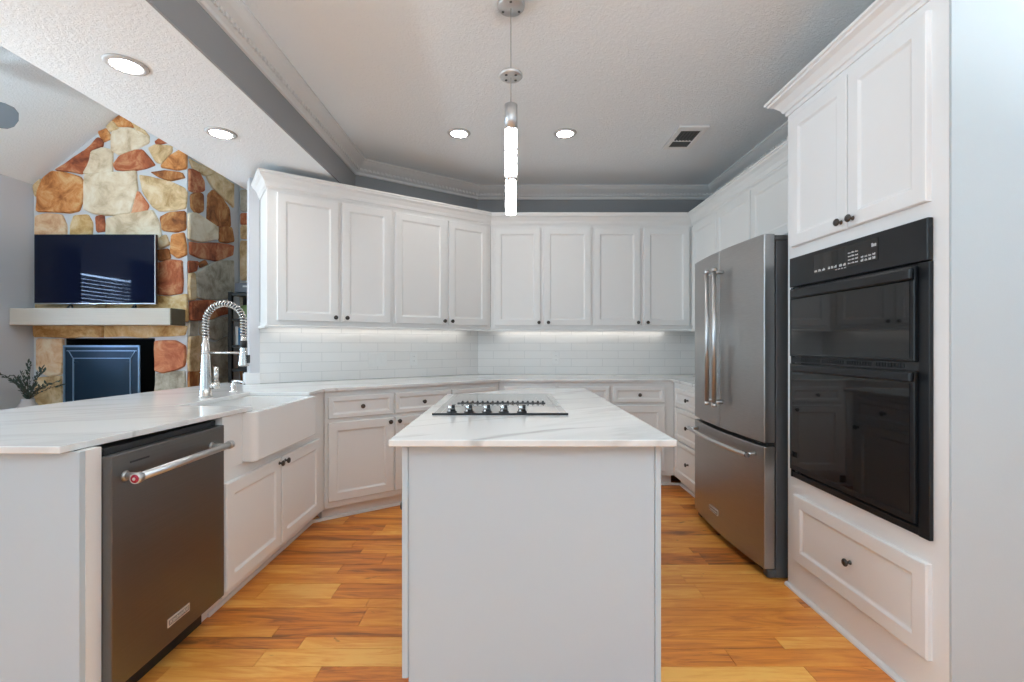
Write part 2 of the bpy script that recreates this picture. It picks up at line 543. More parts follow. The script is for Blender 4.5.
        return o

def tag(o, label=None, cat=None, group=None, kind=None):
    if label: o['label'] = label
    if cat: o['category'] = cat
    if group: o['group'] = group
    if kind: o['kind'] = kind
    return o

def thing(name, label, cat, loc=(0,0,0), rz=0.0, group=None):
    o = bpy.data.objects.new(name, None)
    o.empty_display_size = 0.1
    COL.objects.link(o)
    o.location = loc
    o.rotation_euler = (0, 0, rz)
    return tag(o, label, cat, group)

def struct(name, mb, mats, **k):
    o = mb.build(name, mats, **k)
    o['kind'] = 'structure'
    return o

RX90 = Matrix.Rotation(PI/2, 4, 'X')      # z axis -> -y (a lathe then points out of a cabinet front)
def T(x, y, z): return Matrix.Translation((x, y, z))
# ------------------------------------------------------------------ room shell
A35 = math.radians(35)
U = Vector((math.cos(A35), math.sin(A35)))          # direction of the angled wall
NB = Vector((-math.sin(A35), math.cos(A35)))        # into the angled wall
PU = Vector((-0.178, 4.28))                         # where the angled and back wall cabinets meet (face frames)
PL = Vector((-0.095, 3.97))                         # the same for the base cabinets
def up_pt(s, d): return PU - U*s + NB*d
def lo_pt(s, d): return PL - U*s + NB*d

# floor: hickory planks of three widths laid across the room
mb = MB()
y = -3.5
fr = random.Random(23)
widths = [0.076, 0.102, 0.140]
while y < 5.9:
    w = fr.choice(widths)
    x = -5.0 - fr.random()*1.0
    while x < 3.2:
        L = fr.uniform(0.30, 1.15)
        x0, x1 = max(x, -5.0), min(x + L, 3.25)
        if x1 - x0 > 0.03:
            g = 0.0010
            mb.box(x0+g, x1-g, y+g, y+w-g, -0.015, 0.0)
        x += L
    y += w
struct('floor', mb, 'floor')
mb = MB(); mb.box(-5.1, 3.3, -3.6, 6.0, -0.08, -0.0155)
struct('floor_underlay', mb, 'dark_gap')

def wall_x(x0, x1, z0, z1, y0, y1, holes, mb=None):
    """wall along x with rectangular openings [(xa, xb, za, zb)]"""
    mb = mb or MB()
    xs = sorted(set([x0, x1] + [h[0] for h in holes] + [h[1] for h in holes]))
    for a, b in zip(xs[:-1], xs[1:]):
        hs = [h for h in holes if h[0] <= a + 1e-6 and h[1] >= b - 1e-6]
        if not hs:
            mb.box(a, b, y0, y1, z0, z1)
        else:
            h = hs[0]
            mb.box(a, b, y0, y1, z0, h[2]); mb.box(a, b, y0, y1, h[3], z1)
    return mb
def wall_y(y0, y1, z0, z1, x0, x1, holes):
    t = wall_x(y0, y1, z0, z1, x0, x1, holes)
    t.v = [Vector((v.y, v.x, v.z)) for v in t.v]
    return t

# kitchen walls
mb = MB(); mb.box(-0.39, 2.1, 4.61, 4.71, 0, 2.74); struct('wall_back', mb, 'wall_grey')
a, b = up_pt(-0.075, 0.35), up_pt(1.894, 0.35)
mb = MB(); mb.prism([tuple(a), tuple(b), tuple(b + NB*0.12), tuple(a + NB*0.12)], 0, 2.739, 0)
wa = struct('wall_angled', mb, ['wall_grey'])
# white boxed end of the angled wall beside the opening
c0, c1 = up_pt(1.8265, 0.338), up_pt(1.896, 0.338)
mb = MB(); mb.prism([tuple(c0), tuple(c1), tuple(c1 + NB*0.145), tuple(c0 + NB*0.145)], 0, 2.44)
struct('trim_1', mb, 'jamb', bevel=0.002)
c0, c1 = up_pt(1.826, 0.325), up_pt(1.922, 0.325)
mb = MB(); mb.prism([tuple(c0), tuple(c1), tuple(c1 + NB*0.172), tuple(c0 + NB*0.172)], 0.9145, 0.985)
mb.prism([tuple(c0+NB*.006), tuple(c1+NB*.006-U*-.006), tuple(c1 + NB*0.166-U*-.006), tuple(c0 + NB*0.166)], 0.985, 0.995)
struct('trim_2', mb, 'white', bevel=0.002)
mb = MB(); mb.box(2.0, 2.1, 1.57, 4.61, 0, 2.74); struct('wall_right', mb, 'wall_grey')
mb = MB(); mb.box(1.4215, 3.3, 1.498, 1.57, 0, 2.74); mb.box(1.4005, 3.3, 1.490, 1.4978, 0, 2.74); struct('wall_return', mb, 'wall_end')
struct('wall_breakfast', wall_y(-3.5, 1.497, 0, 2.74, 3.2, 3.3, [(-2.2, -0.2, 0.55, 2.45)]), 'wall_pale')
struct('wall_rear', wall_x(-5.07, 3.3, 0, 4.5, -3.6, -3.5, [(-4.6, -2.6, 0.6, 2.6), (-1.4, 2.0, 0.4, 2.5)]), 'wall_pale')
# living room walls
struct('wall_left', wall_y(-3.5, 5.95, 0, 2.87, -5.07, -4.97, [(-0.4, 2.2, 0.75, 2.65), (3.3, 4.12, 0.95, 2.08)]), 'wall_living')
mb = MB(); mb.box(-4.97, -0.3, 5.85, 5.95, 0, 4.4); struct('wall_living_back', mb, 'mortar')
mb = MB(); mb.box(-0.45, -0.35, 4.72, 5.85, 0, 4.4); struct('wall_living_side', mb, 'wall_living')
mb = MB(); mb.box(-2.1, -2.0, -3.5, 5.85, 2.745, 4.4); struct('wall_over_soffit', mb, 'ceil')

# ceilings
mb = MB(); mb.box(-1.4, 3.3, -3.5, 4.71, 2.74, 2.84); struct('ceiling', mb, 'ceil')
# lowered ceiling over the peninsula; its kitchen side is painted grey
mb = MB()
mb.prism([(-2.1, -3.5), (-1.305, -3.5), (-1.305, 4.02), (-1.5, 4.1), (-2.1, 4.1)], 2.44, 2.74)
struct('ceiling_soffit', mb, 'ceil')
mb = MB(); mb.box(-1.304, -1.293, -3.5, 3.93, 2.44, 2.739)
struct('trim_3', mb, 'wall_grey')
# vaulted living room ceiling
def vz(x): return 2.87 + 0.8*(x + 4.97)
mb = MB()
vp = [(-5.07, vz(-5.07)), (-3.0, vz(-3.0)), (-2.0, vz(-3.0)), (-2.0, vz(-3.0)+0.1), (-3.05, vz(-3.0)+0.1), (-5.07, vz(-5.07)+0.14)]
n = len(vp)
mb.add([(x, -3.6, z) for x, z in vp] + [(x, 5.95, z) for x, z in vp],
       [tuple(range(n)), tuple(range(2*n-1, n-1, -1))] + [(i, (i+1) % n, n+(i+1) % n, n+i) for i in range(n)])
struct('ceiling_vault', mb, 'ceil')

# crown moulding with a dentil row round the tray ceiling (out = into the room)
CR = [(0, 2.625), (0.012, 2.628), (0.016, 2.645), (0.03, 2.655), (0.034, 2.672), (0.046, 2.68), (0.07, 2.695),
      (0.088, 2.712), (0.094, 2.722), (0.102, 2.726), (0.102, 2.739), (0, 2.739)]
w0 = up_pt(-0.075, 0.35)
# angled wall meets the soffit face at x = -1.293
sx = (up_pt(0, 0.35).x + 1.293)/U.x
wc = up_pt(sx, 0.35)
path = [(-1.293, -3.5), (-1.293, wc.y), (w0.x, 4.61), (2.0, 4.61), (2.0, 1.57)]
mb = MB(); mb.sweep(CR, path)
for i in range(len(path)-1):
    p, q = Vector(path[i]), Vector(path[i+1])
    d = (q-p); L = d.length; d.normalize()
    nr = Vector((d.y, -d.x))
    k = int(L/0.036)
    for j in range(1, k):
        c = p + d*(j*0.036)
        if c.y < -0.5: continue
        m = Matrix(((d.x, nr.x, 0, c.x), (d.y, nr.y, 0, c.y), (0, 0, 1, 0), (0, 0, 0, 1)))
        mb.box(-0.010, 0.010, 0.0305, 0.043, 2.6555, 2.6745, 0, m)
struct('trim_4', mb, 'crown')

# subway tile backsplash
def tiles(name, x0, y0, rz, L, z0=0.9145, z1=1.372):
    mb = MB(); mb.box(0, L, 0, 0.009, 0, z1-z0)
    return struct(name, mb, 'tile', loc=(x0, y0, z0), rot=(0, 0, rz))
a = up_pt(1.842, 0.341)
tiles('backsplash_angled', a.x, a.y, A35, 1.842+0.071)
tiles('backsplash_back', w0.x+0.003, 4.601, 0, 1.995-w0.x)
tiles('backsplash_right', 1.9905, 4.60, -PI/2, 1.25)

# rear windows: frames and sashes
def win(name, axis, u0, u1, z0, z1, w0, nx=2, depth=0.1):
    mb = MB(); t = 0.05
    def bx(a, b, c, d):
        if axis == 'x': mb.box(a, b, w0, w0+depth, c, d)
        else: mb.box(w0, w0+depth, a, b, c, d)
    bx(u0, u0+t, z0, z1); bx(u1-t, u1, z0, z1); bx(u0+t, u1-t, z0, z0+t); bx(u0+t, u1-t, z1-t, z1)
    for i in range(1, nx):
        c = u0 + (u1-u0)*i/nx
        bx(c-0.025, c+0.025, z0+t, z1-t)
    return struct(name, mb, 'white')
win('window_1', 'x', -1.4, 2.0, 0.4, 2.5, -3.6, 3)
win('window_2', 'x', -4.6, -2.6, 0.6, 2.6, -3.6, 2)
win('window_3', 'y', -2.2, -0.2, 0.55, 2.45, 3.2, 2)
win('window_4', 'y', -0.4, 2.2, 0.75, 2.65, -5.07, 3)
win('window_5', 'y', 3.3, 4.12, 0.95, 2.08, -5.07, 1)
mb = MB()
zz = 1.0
while zz < 2.02:
    mb.box(-0.006, 0.006, 0, 0.76, -0.02, 0.02, 0, T(-4.962, 3.36, zz) @ Matrix.Rotation(math.radians(-8), 4, 'Y'))
    zz += 0.045
mb.box(-4.966, -4.935, 3.35, 4.12, 2.03, 2.075)
bl = mb.build('window_blind', 'blind')
tag(bl, 'white slatted blind over the small side window reflected in the television', 'blind')
def curtain(y0, y1, label):
    mb = MB(); n = 40
    vs = []; fs = []
    for i in range(n+1):
        t = i/n
        x = -4.915 + 0.02*math.sin(t*PI*9)
        vs += [(x, y0+(y1-y0)*t, 0.05), (x, y0+(y1-y0)*t, 2.3)]
    for i in range(n):
        fs.append((2*i, 2*i+2, 2*i+3, 2*i+1))
    mb.add(vs, fs, 0, True)
    o = mb.build('curtain', 'curtain')
    sm = o.modifiers.new('cloth', 'SOLIDIFY'); sm.thickness = 0.004
    tag(o, label, 'curtain', 'charcoal curtains at the side window')
curtain(2.95, 3.36, 'charcoal curtain hanging on the kitchen side of the blind')
curtain(4.14, 4.31, 'charcoal curtain hanging on the chimney side of the blind')

# ------------------------------------------------------------------ fireplace in the living room
fp = thing('fireplace', 'flagstone chimney breast with firebox and pale timber mantel in the living room', 'fireplace', (-4.17, 4.9, 0))
def FL(b, name, mats, **k):
    b.v = [v - Vector((-4.17, 4.9, 0)) for v in b.v]
    return b.build(name, mats, parent=fp, **k)
mb = MB()
def slab(x0, x1, z0, z1a, z1b):
    vs = [(x0, 4.9, z0), (x1, 4.9, z0), (x1, 4.9, z1b), (x0, 4.9, z1a)]
    vs += [(x, 5.845, z) for x, _, z in vs]
    mb.add(vs, [(0,1,2,3), (7,6,5,4), (0,4,5,1), (1,5,6,2), (2,6,7,3), (3,7,4,0)])
slab(-4.965, -4.65, 0, vz(-4.965)-.004, vz(-4.65)-.004)
slab(-4.65, -3.70, 1.27, vz(-4.65)-.004, vz(-3.70)-.004)
slab(-3.70, -3.367, 0, vz(-3.70)-.004, vz(-3.367)-.004)
slab(-4.65, -3.70, 0, 0.42, 0.42)
FL(mb, 'chimney_core', 'mortar')
mb = MB()
mb.box(-4.65, -3.70, 5.35, 5.36, 0.42, 1.27); mb.box(-4.65, -4.64, 4.925, 5.35, 0.42, 1.27)
mb.box(-3.71, -3.70, 4.925, 5.35, 0.42, 1.27); mb.box(-4.64, -3.71, 4.925, 5.35, 1.26, 1.27); mb.box(-4.64, -3.71, 4.925, 5.35, 0.42, 0.43)
FL(mb, 'firebox', 'soot')
mb = MB(); mb.box(-4.965, -3.30, 4.32, 4.9, 0.0, 0.42); FL(mb, 'hearth', 's_g', bevel=0.01)
mb = MB()
mb.box(-4.96, -3.3675, 4.654, 4.86, 1.398, 1.566)
mb.box(-3.367, -3.355, 4.654, 4.86, 1.398, 1.566, 1)
FL(mb, 'mantel_shelf', ['mantel', 'mantel_end'], bevel=0.006)

FRONT_STONES = [
    ('r', [(-4.723,3.024), (-4.629,3.076), (-4.431,3.201), (-4.295,3.347), (-4.243,3.326), (-4.254,3.253), (-4.358,3.212), (-4.379,3.128), (-4.420,3.045), (-4.452,2.993), (-4.566,3.014)]),
    ('c', [(-4.347,3.201), (-4.243,3.243), (-4.149,3.222), (-4.149,3.003), (-4.431,2.993), (-4.389,3.055), (-4.358,3.128)]),
    ('o', [(-4.274,3.410), (-4.201,3.441), (-4.160,3.358), (-4.233,3.326)]),
    ('t', [(-4.181,3.472), (-4.129,3.514), (-4.076,3.451), (-4.160,3.431)]),
    ('o', [(-4.129,3.524), (-4.056,3.577), (-3.983,3.545), (-3.920,3.472), (-4.014,3.472), (-4.097,3.483)]),
    ('t', [(-3.951,3.535), (-3.826,3.441), (-3.764,3.379), (-3.857,3.399), (-3.899,3.462)]),
    ('c', [(-4.108,3.451), (-3.962,3.451), (-3.774,3.379), (-3.774,3.306), (-3.910,3.243), (-4.066,3.191), (-4.139,3.233), (-4.139,3.379)]),
    ('r', [(-4.118,3.076), (-4.056,3.160), (-3.920,3.212), (-3.837,3.222), (-3.753,3.128), (-3.711,3.076), (-3.795,3.045), (-3.941,3.024), (-4.087,3.024)]),
    ('t', [(-3.753,3.243), (-3.691,3.274), (-3.534,3.264), (-3.534,3.212), (-3.628,3.097), (-3.680,3.118)]),
    ('o', [(-3.628,3.055), (-3.524,3.160), (-3.430,3.222), (-3.378,3.201), (-3.378,3.045), (-3.461,3.034)]),
    ('r', [(-3.680,3.316), (-3.639,3.347), (-3.586,3.306), (-3.670,3.295)]),
    ('b', [(-3.722,2.993), (-3.597,3.003), (-3.430,2.993), (-3.399,2.941), (-3.545,2.920), (-3.649,2.951)]),
    ('o', [(-4.900,2.795), (-4.837,2.930), (-4.754,2.993), (-4.629,2.982), (-4.483,2.941), (-4.441,2.878), (-4.452,2.732), (-4.493,2.607), (-4.587,2.586), (-4.796,2.597), (-4.910,2.597)]),
    ('t', [(-4.942,2.847), (-4.879,2.920), (-4.900,2.816), (-4.931,2.753)]),
    ('c', [(-4.410,2.961), (-4.149,2.982), (-3.899,3.003), (-3.889,2.816), (-3.951,2.576), (-4.087,2.565), (-4.327,2.576), (-4.420,2.617)]),
    ('s', [(-3.868,2.795), (-3.774,2.649), (-3.795,2.607), (-3.983,2.576)]),
    ('t', [(-3.847,2.961), (-3.732,2.941), (-3.545,2.889), (-3.409,2.836), (-3.378,2.784), (-3.388,2.628), (-3.649,2.607), (-3.711,2.649), (-3.805,2.784)]),
    ('p', [(-4.921,2.534), (-4.817,2.555), (-4.671,2.544), (-4.629,2.440), (-4.629,2.284), (-4.921,2.284)]),
    ('y', [(-4.556,2.451), (-4.525,2.534), (-4.400,2.544), (-4.358,2.461), (-4.368,2.284), (-4.566,2.284)]),
    ('r', [(-4.306,2.524), (-4.233,2.544), (-4.222,2.399), (-4.295,2.388)]),
    ('c', [(-4.181,2.513), (-3.962,2.555), (-3.732,2.597), (-3.680,2.503), (-3.639,2.326), (-3.857,2.284), (-4.191,2.284)]),
    ('b', [(-3.628,2.524), (-3.545,2.565), (-3.388,2.586), (-3.388,2.409), (-3.472,2.388), (-3.607,2.399)]),
    ('t', [(-3.649,2.294), (-3.586,2.336), (-3.555,2.253), (-3.639,2.211)]),
    ('o', [(-3.513,2.336), (-3.399,2.357), (-3.378,2.148), (-3.461,2.117), (-3.524,2.169)]),
    ('b', [(-3.659,2.180), (-3.566,2.190), (-3.545,2.107), (-3.649,2.086)]),
    ('r', [(-3.680,2.034), (-3.545,2.075), (-3.420,2.065), (-3.420,1.752), (-3.545,1.731), (-3.680,1.742)]),
    ('y', [(-4.170,1.690), (-3.857,1.700), (-3.524,1.700), (-3.378,1.731), (-3.367,1.450), (-4.170,1.450)]),
    ('t', [(-4.921,2.242), (-4.358,2.242), (-4.358,1.710), (-4.921,1.710)]),
    ('o', [(-4.316,2.242), (-3.722,2.242), (-3.722,1.742), (-4.316,1.742)]),
    ('t', [(-4.921,1.669), (-4.212,1.669), (-4.212,1.450), (-4.921,1.450)]),
    ('y', [(-4.942,1.398), (-4.243,1.398), (-4.243,1.283), (-4.931,1.283)]),
    ('y', [(-4.201,1.398), (-3.378,1.398), (-3.399,1.304), (-4.201,1.283)]),
    ('p', [(-4.910,1.252), (-4.660,1.252), (-4.671,0.908), (-4.796,0.887), (-4.910,0.949)]),
    ('t', [(-4.921,0.845), (-4.671,0.866), (-4.660,0.313), (-4.921,0.313)]),
    ('s', [(-3.680,1.231), (-3.482,1.231), (-3.388,1.179), (-3.399,0.991), (-3.461,0.960), (-3.597,0.918), (-3.680,0.939)]),
    ('g', [(-3.680,0.887), (-3.388,0.918), (-3.378,0.313), (-3.680,0.313)]),
    ('c', [(-3.962,3.608), (-3.753,3.775), (-3.586,3.712), (-3.618,3.399), (-3.795,3.483)]),
    ('o', [(-3.555,3.712), (-3.378,3.796), (-3.378,3.264), (-3.566,3.358)]),
    ('t', [(-3.753,3.816), (-3.378,4.119), (-3.378,3.837), (-3.566,3.754)]),
]
SIDE_STONES = [
    ('r', [(4.930,3.035), (5.056,3.071), (5.155,2.987), (5.155,2.899), (5.040,2.840), (4.930,2.825)]),
    ('b', [(4.961,2.772), (5.056,2.834), (5.138,2.839), (5.138,2.675), (5.040,2.615), (4.961,2.656)]),
    ('b', [(5.240,2.860), (5.328,2.945), (5.495,2.893), (5.612,2.822), (5.632,2.624), (5.364,2.580), (5.223,2.599)]),
    ('t', [(5.206,3.060), (5.346,3.144), (5.692,3.148), (5.692,2.869), (5.495,2.929), (5.310,2.984)]),
    ('t', [(4.930,3.150), (5.155,3.151), (5.346,3.167), (5.172,3.070), (4.992,3.069)]),
    ('c', [(4.922,2.571), (5.040,2.604), (5.206,2.572), (5.383,2.550), (5.383,2.412), (5.105,2.329), (4.922,2.320)]),
    ('b', [(5.438,2.552), (5.652,2.605), (5.692,2.457), (5.438,2.402)]),
    ('r', [(4.945,2.283), (5.188,2.314), (5.495,2.379), (5.692,2.397), (5.672,2.284), (5.364,2.169), (5.105,2.144), (4.945,2.157)]),
    ('r', [(4.922,2.069), (5.056,2.092), (5.024,2.001), (4.922,1.964)]),
    ('b', [(5.088,2.087), (5.172,2.123), (5.206,2.096), (5.105,2.046)]),
    ('g', [(5.040,1.971), (5.172,2.046), (5.419,2.156), (5.692,2.215), (5.692,1.779), (5.310,1.718), (5.056,1.716)]),
    ('t', [(4.922,1.933), (4.992,1.954), (5.008,1.700), (4.922,1.681)]),
    ('r', [(4.945,1.652), (5.155,1.682), (5.652,1.703), (5.652,1.595), (5.275,1.502), (4.945,1.463)]),
    ('g', [(4.922,1.430), (5.056,1.447), (5.040,1.307), (4.922,1.304)]),
    ('g', [(5.105,1.449), (5.672,1.536), (5.672,1.367), (5.364,1.267), (5.105,1.319)]),
    ('t', [(4.922,1.273), (5.155,1.287), (5.138,0.948), (4.922,0.938)]),
    ('b', [(4.922,0.906), (5.138,0.915), (5.138,0.270), (4.922,0.309)]),
    ('g', [(5.206,1.232), (5.364,1.210), (5.672,1.319), (5.672,0.232), (5.206,0.313)]),
    ('t', [(4.930,3.769), (5.692,3.681), (5.692,3.196), (5.275,3.185), (4.930,3.192)]),
]
BACK_STONES = [
    ('g', [(-3.334,3.115), (-3.029,3.115), (-3.029,2.883), (-3.334,2.871)]),
    ('r', [(-3.334,2.822), (-3.224,2.822), (-3.224,2.700), (-3.334,2.700)]),
    ('t', [(-3.334,2.663), (-3.212,2.785), (-3.029,2.798), (-3.029,2.529), (-3.334,2.529)]),
    ('t', [(-3.334,2.480), (-2.992,2.480), (-2.992,2.016), (-3.334,2.016)]),
    ('t', [(-3.334,3.579), (-3.029,3.701), (-3.029,3.164), (-3.334,3.164)]),
    ('g', [(-3.334,1.967), (-2.931,1.967), (-2.931,1.601), (-3.334,1.601)]),
    ('t', [(-3.334,1.552), (-3.029,1.552), (-3.029,1.198), (-3.334,1.198)]),
    ('b', [(-3.334,1.149), (-2.931,1.149), (-2.931,0.404), (-3.334,0.404)]),
]

KEY = ['s_r', 's_o', 's_b', 's_s', 's_t', 's_y', 's_p', 's_c', 's_g']
def stones(data, fn, name, seed):
    r = random.Random(seed)
    mb = MB()
    for c, poly in data:
        P = [Vector(p) for p in poly]
        cen = sum(P, Vector((0, 0)))/len(P)
        # subdivide, jitter, then round the corners once
        Q = []
        for i in range(len(P)):
            a, b = P[i], P[(i+1) % len(P)]
            k = max(1, int((b-a).length/0.09))
            for j in range(k):
                q = a.lerp(b, j/k)
                if j: q += Vector((r.uniform(-1, 1), r.uniform(-1, 1)))*0.008
                Q.append(q)
        R = []
        for i in range(len(Q)):
            a, b = Q[i], Q[(i+1) % len(Q)]
            R += [a.lerp(b, 0.11), a.lerp(b, 0.89)]
        n = len(R)
        h = r.uniform(0.016, 0.030)
        def ring(ins, out):
            return [fn(*(p + (cen-p).normalized()*ins), out + r.uniform(-0.002, 0.002)) for p in R]
        rings = [ring(-0.020, -0.002), ring(-0.017, h*0.7), ring(-0.008, h)]
        vs = [v for q in rings for v in q]
        fs = []
        for k in range(2):
            for i in range(n):
                fs.append((k*n+i, k*n+(i+1) % n, (k+1)*n+(i+1) % n, (k+1)*n+i))
        fs.append(tuple(range(2*n, 3*n)))
        mb.add(vs, fs, KEY.index('s_'+c))
    return FL(mb, name, KEY)
stones(FRONT_STONES, lambda u, v, o: (u, 4.9-o, v), 'front_stone_facing', 1)
stones(SIDE_STONES, lambda u, v, o: (-3.367+o, u, v), 'side_stone_facing', 2)
stones(BACK_STONES, lambda u, v, o: (u, 5.85-o, v), 'back_stone_facing', 3)

# free standing fireplace screen leaning in the opening
fs_ = thing('fireplace_screen', 'blue-black metal fireplace screen with mitred panel lines standing before the firebox', 'fireplace screen', (-4.225, 4.87, 0.422))
mb = MB(); mb.box(-0.385, 0.385, 0, 0.018, 0, 0.765); mb.build('panel', 'screen_blue', fs_)
mb = MB()
for (x0, x1, z0, z1) in ((-0.395, 0.395, 0.755, 0.775), (-0.395, -0.382, 0, 0.755), (0.378, 0.395, 0, 0.755), (-0.36, 0.36, 0.713, 0.722)):
    mb.box(x0, x1, -0.012, 0.001, z0, z1)
mb.build('frame', 'screen_edge', fs_)
mb = MB()
for (x0, x1, z0, z1) in ((-0.30, 0.30, 0.636, 0.645), (-0.30, -0.291, 0.05, 0.636), (0.291, 0.30, 0.05, 0.636), (-0.30, 0.30, 0.05, 0.058)):
    mb.box(x0, x1, -0.010, 0.001, z0, z1)
for sgn in (-1, 1):
    mb.tube([(sgn*0.298, -0.005, 0.64), (sgn*0.345, -0.005, 0.718)], 0.004, 6)
mb.build('inner_moulding', 'screen_edge', fs_)
for sgn in (-1, 1):
    for z in (0.60, 0.10):
        mb = MB(); mb.box(sgn*0.265-0.02, sgn*0.265+0.02, -0.011, 0.001, z-0.008, z+0.008, 0); mb.build('clip', 'screen_blue', fs_)

# television on the mantel
tv = thing('television', 'flat screen television standing on the mantel against the stone chimney', 'television', (-4.205, 4.76, 1.566))
mb = MB(); mb.box(-0.615, 0.615, 0.0, 0.03, 0.048, 0.755); mb.box(-0.35, 0.35, 0.03, 0.055, 0.10, 0.5); mb.build('housing', 'tv_body', tv, bevel=0.003)
mb = MB(); mb.box(-0.608, 0.608, -0.003, 0.001, 0.062, 0.748); mb.build('screen', 'tv_glass', tv)
mb = MB(); mb.box(-0.615, 0.615, -0.004, 0.0, 0.048, 0.058); mb.box(0.608, 0.6155, -0.004, 0.0, 0.058, 0.755); mb.box(-0.05, 0.03, -0.006, -0.004, 0.046, 0.056); mb.build('bezel', 'steel_hi', tv)
for sx_ in (-0.25, 0.40):
    mb = MB()
    mb.tube([(sx_, 0.015, 0.05), (sx_+0.02, -0.05, 0.008), (sx_+0.07, -0.085, 0.006)], 0.008, 8)
    mb.tube([(sx_, 0.015, 0.05), (sx_-0.02, 0.05, 0.008), (sx_-0.05, 0.075, 0.006)], 0.008, 8)
    mb.build('leg', 'black', tv)

# olive branches in a vase on the hearth
pv = thing('potted_olive', 'wispy dark green olive branches in a small stone vase on the hearth', 'plant', (-4.615, 4.50, 0.4205))
mb = MB(); mb.lathe([(0.05, 0), (0.085, 0.03), (0.10, 0.10), (0.085, 0.18), (0.05, 0.235), (0.048, 0.265), (0.04, 0.265), (0.038, 0.23)], 24)
mb.build('vase', 'vase', pv)
pr = random.Random(5)
tw = MB(); lf = MB()
def leaf(p, d, L):
    d = d.normalized()
    s = d.cross(Vector((pr.uniform(-1, 1), pr.uniform(-1, 1), pr.uniform(-1, 1)))).normalized()
    w = L*0.19
    nn = d.cross(s)*0.003
    lf.add([p, p+d*L*.35+s*w, p+d*L*.75+s*w*.7, p+d*L, p+d*L*.75-s*w*.7, p+d*L*.35-s*w, p+d*L*.5+nn*2],
           [(0,1,6), (1,2,6), (2,3,6), (3,4,6), (4,5,6), (5,0,6)])
for i in range(22):
    ax = pr.uniform(-0.85, 0.95); ay = pr.uniform(-0.5, 0.5)
    hgt = pr.uniform(0.13, 0.35)*(1.1 - 0.35*abs(ax))
    p0 = Vector((0, 0, 0.255)); pts = []
    for k in range(7):
        t = k/6
        pts.append(p0 + Vector((ax*0.29*t**1.1, ay*0.25*t, hgt*math.sin(t*1.4))))
    tw.tube(pts, 0.0022, 5)
    for k in range(1, 7):
        for _ in range(3):
            dr = (pts[k]-pts[k-1]).normalized() + Vector((pr.uniform(-1, 1), pr.uniform(-1, 1), pr.uniform(-0.6, 0.9)))
            leaf(pts[k].lerp(pts[k-1], pr.random()), dr, pr.uniform(0.026, 0.048))
tw.build('twigs', 'twig', pv)
lf.build('leaves', 'leaf', pv, fix=False)['kind'] = 'stuff'

# bookcase behind the tap
bk = thing('bookcase', 'narrow open black bookcase against the stone wall behind the tap', 'bookcase', (-2.82, 5.5, 0))
mb = MB()
for px_ in (-0.36, 0.36):
    for py_ in (-0.15, 0.15):
        mb.box(px_-0.02, px_+0.02, py_-0.02, py_+0.02, 0, 1.80)
mb.build('frame', 'shelf', bk)
mb = MB(); mb.box(-0.34, 0.34, 0.16, 0.168, 0.2, 1.79); mb.build('back_panel', 'shelf', bk)
for z in (0.25, 0.60, 0.90, 1.17, 1.47, 1.76):
    mb = MB(); mb.box(-0.34, 0.34, -0.16, 0.16, z, z+0.03); mb.build('shelf_board', 'shelf', bk)
mb = MB(); mb.box(-3.15, -2.62, 5.38, 5.62, 1.8015, 1.91); mb.box(-3.06, -2.95, 5.378, 5.381, 1.86, 1.88, 1)
tag(mb.build('storage_box', ['box_grey', 'label_grey'], bevel=0.006), 'dark grey box lying on top of the black bookcase', 'box')
mb = MB(); mb.lathe([(0.075, 0), (0.08, 0.006), (0.02, 0.012)], 24, mat=T(-3.07, 5.46, 1.585) @ RX90)
mb.box(-3.11, -3.03, 5.452, 5.5, 1.5015, 1.55)
tag(mb.build('display_plate', 'green', bevel=0.002), 'round green plate on a stand, upper shelf of the bookcase', 'plate')
x = -3.155
spec = [('book_white', .03, .21, 'white spined book at the chimney end of the bookcase row'),
        ('book_blue', .045, .20, 'blue book beside the white one on the bookcase'),
        ('book_red', .04, .18, 'red book beside the blue one on the bookcase'),
        ('book_dark', .035, .19, 'dark book standing next to the red one on the bookcase'),
        ]
for k, (m_, w_, h_, lab) in enumerate(spec):
    mb = MB()
    mb.box(x, x+0.004, 5.40, 5.56, 1.2015, 1.2015+h_); mb.box(x+w_-0.004, x+w_, 5.40, 5.56, 1.2015, 1.2015+h_)
    mb.box(x+.004, x+w_-.004, 5.40, 5.404, 1.2015, 1.2015+h_); mb.box(x+.004, x+w_-.004, 5.404, 5.555, 1.205, 1.2015+h_-.005, 1)
    tag(mb.build('book', [m_, 'book_white']), lab, 'book', 'books on the bookcase')
    x += w_ + 0.003
mb = MB(); mb.box(-3.12, -2.75, 5.38, 5.62, 0.9315, 1.10); mb.box(-3.11, -2.95, 5.375, 5.381, 0.98, 1.08, 1)
tag(mb.build('speaker_box', ['black', 'box_grey'], bevel=0.006), 'dark box with grey front on the bookcase shelf below the books', 'box')

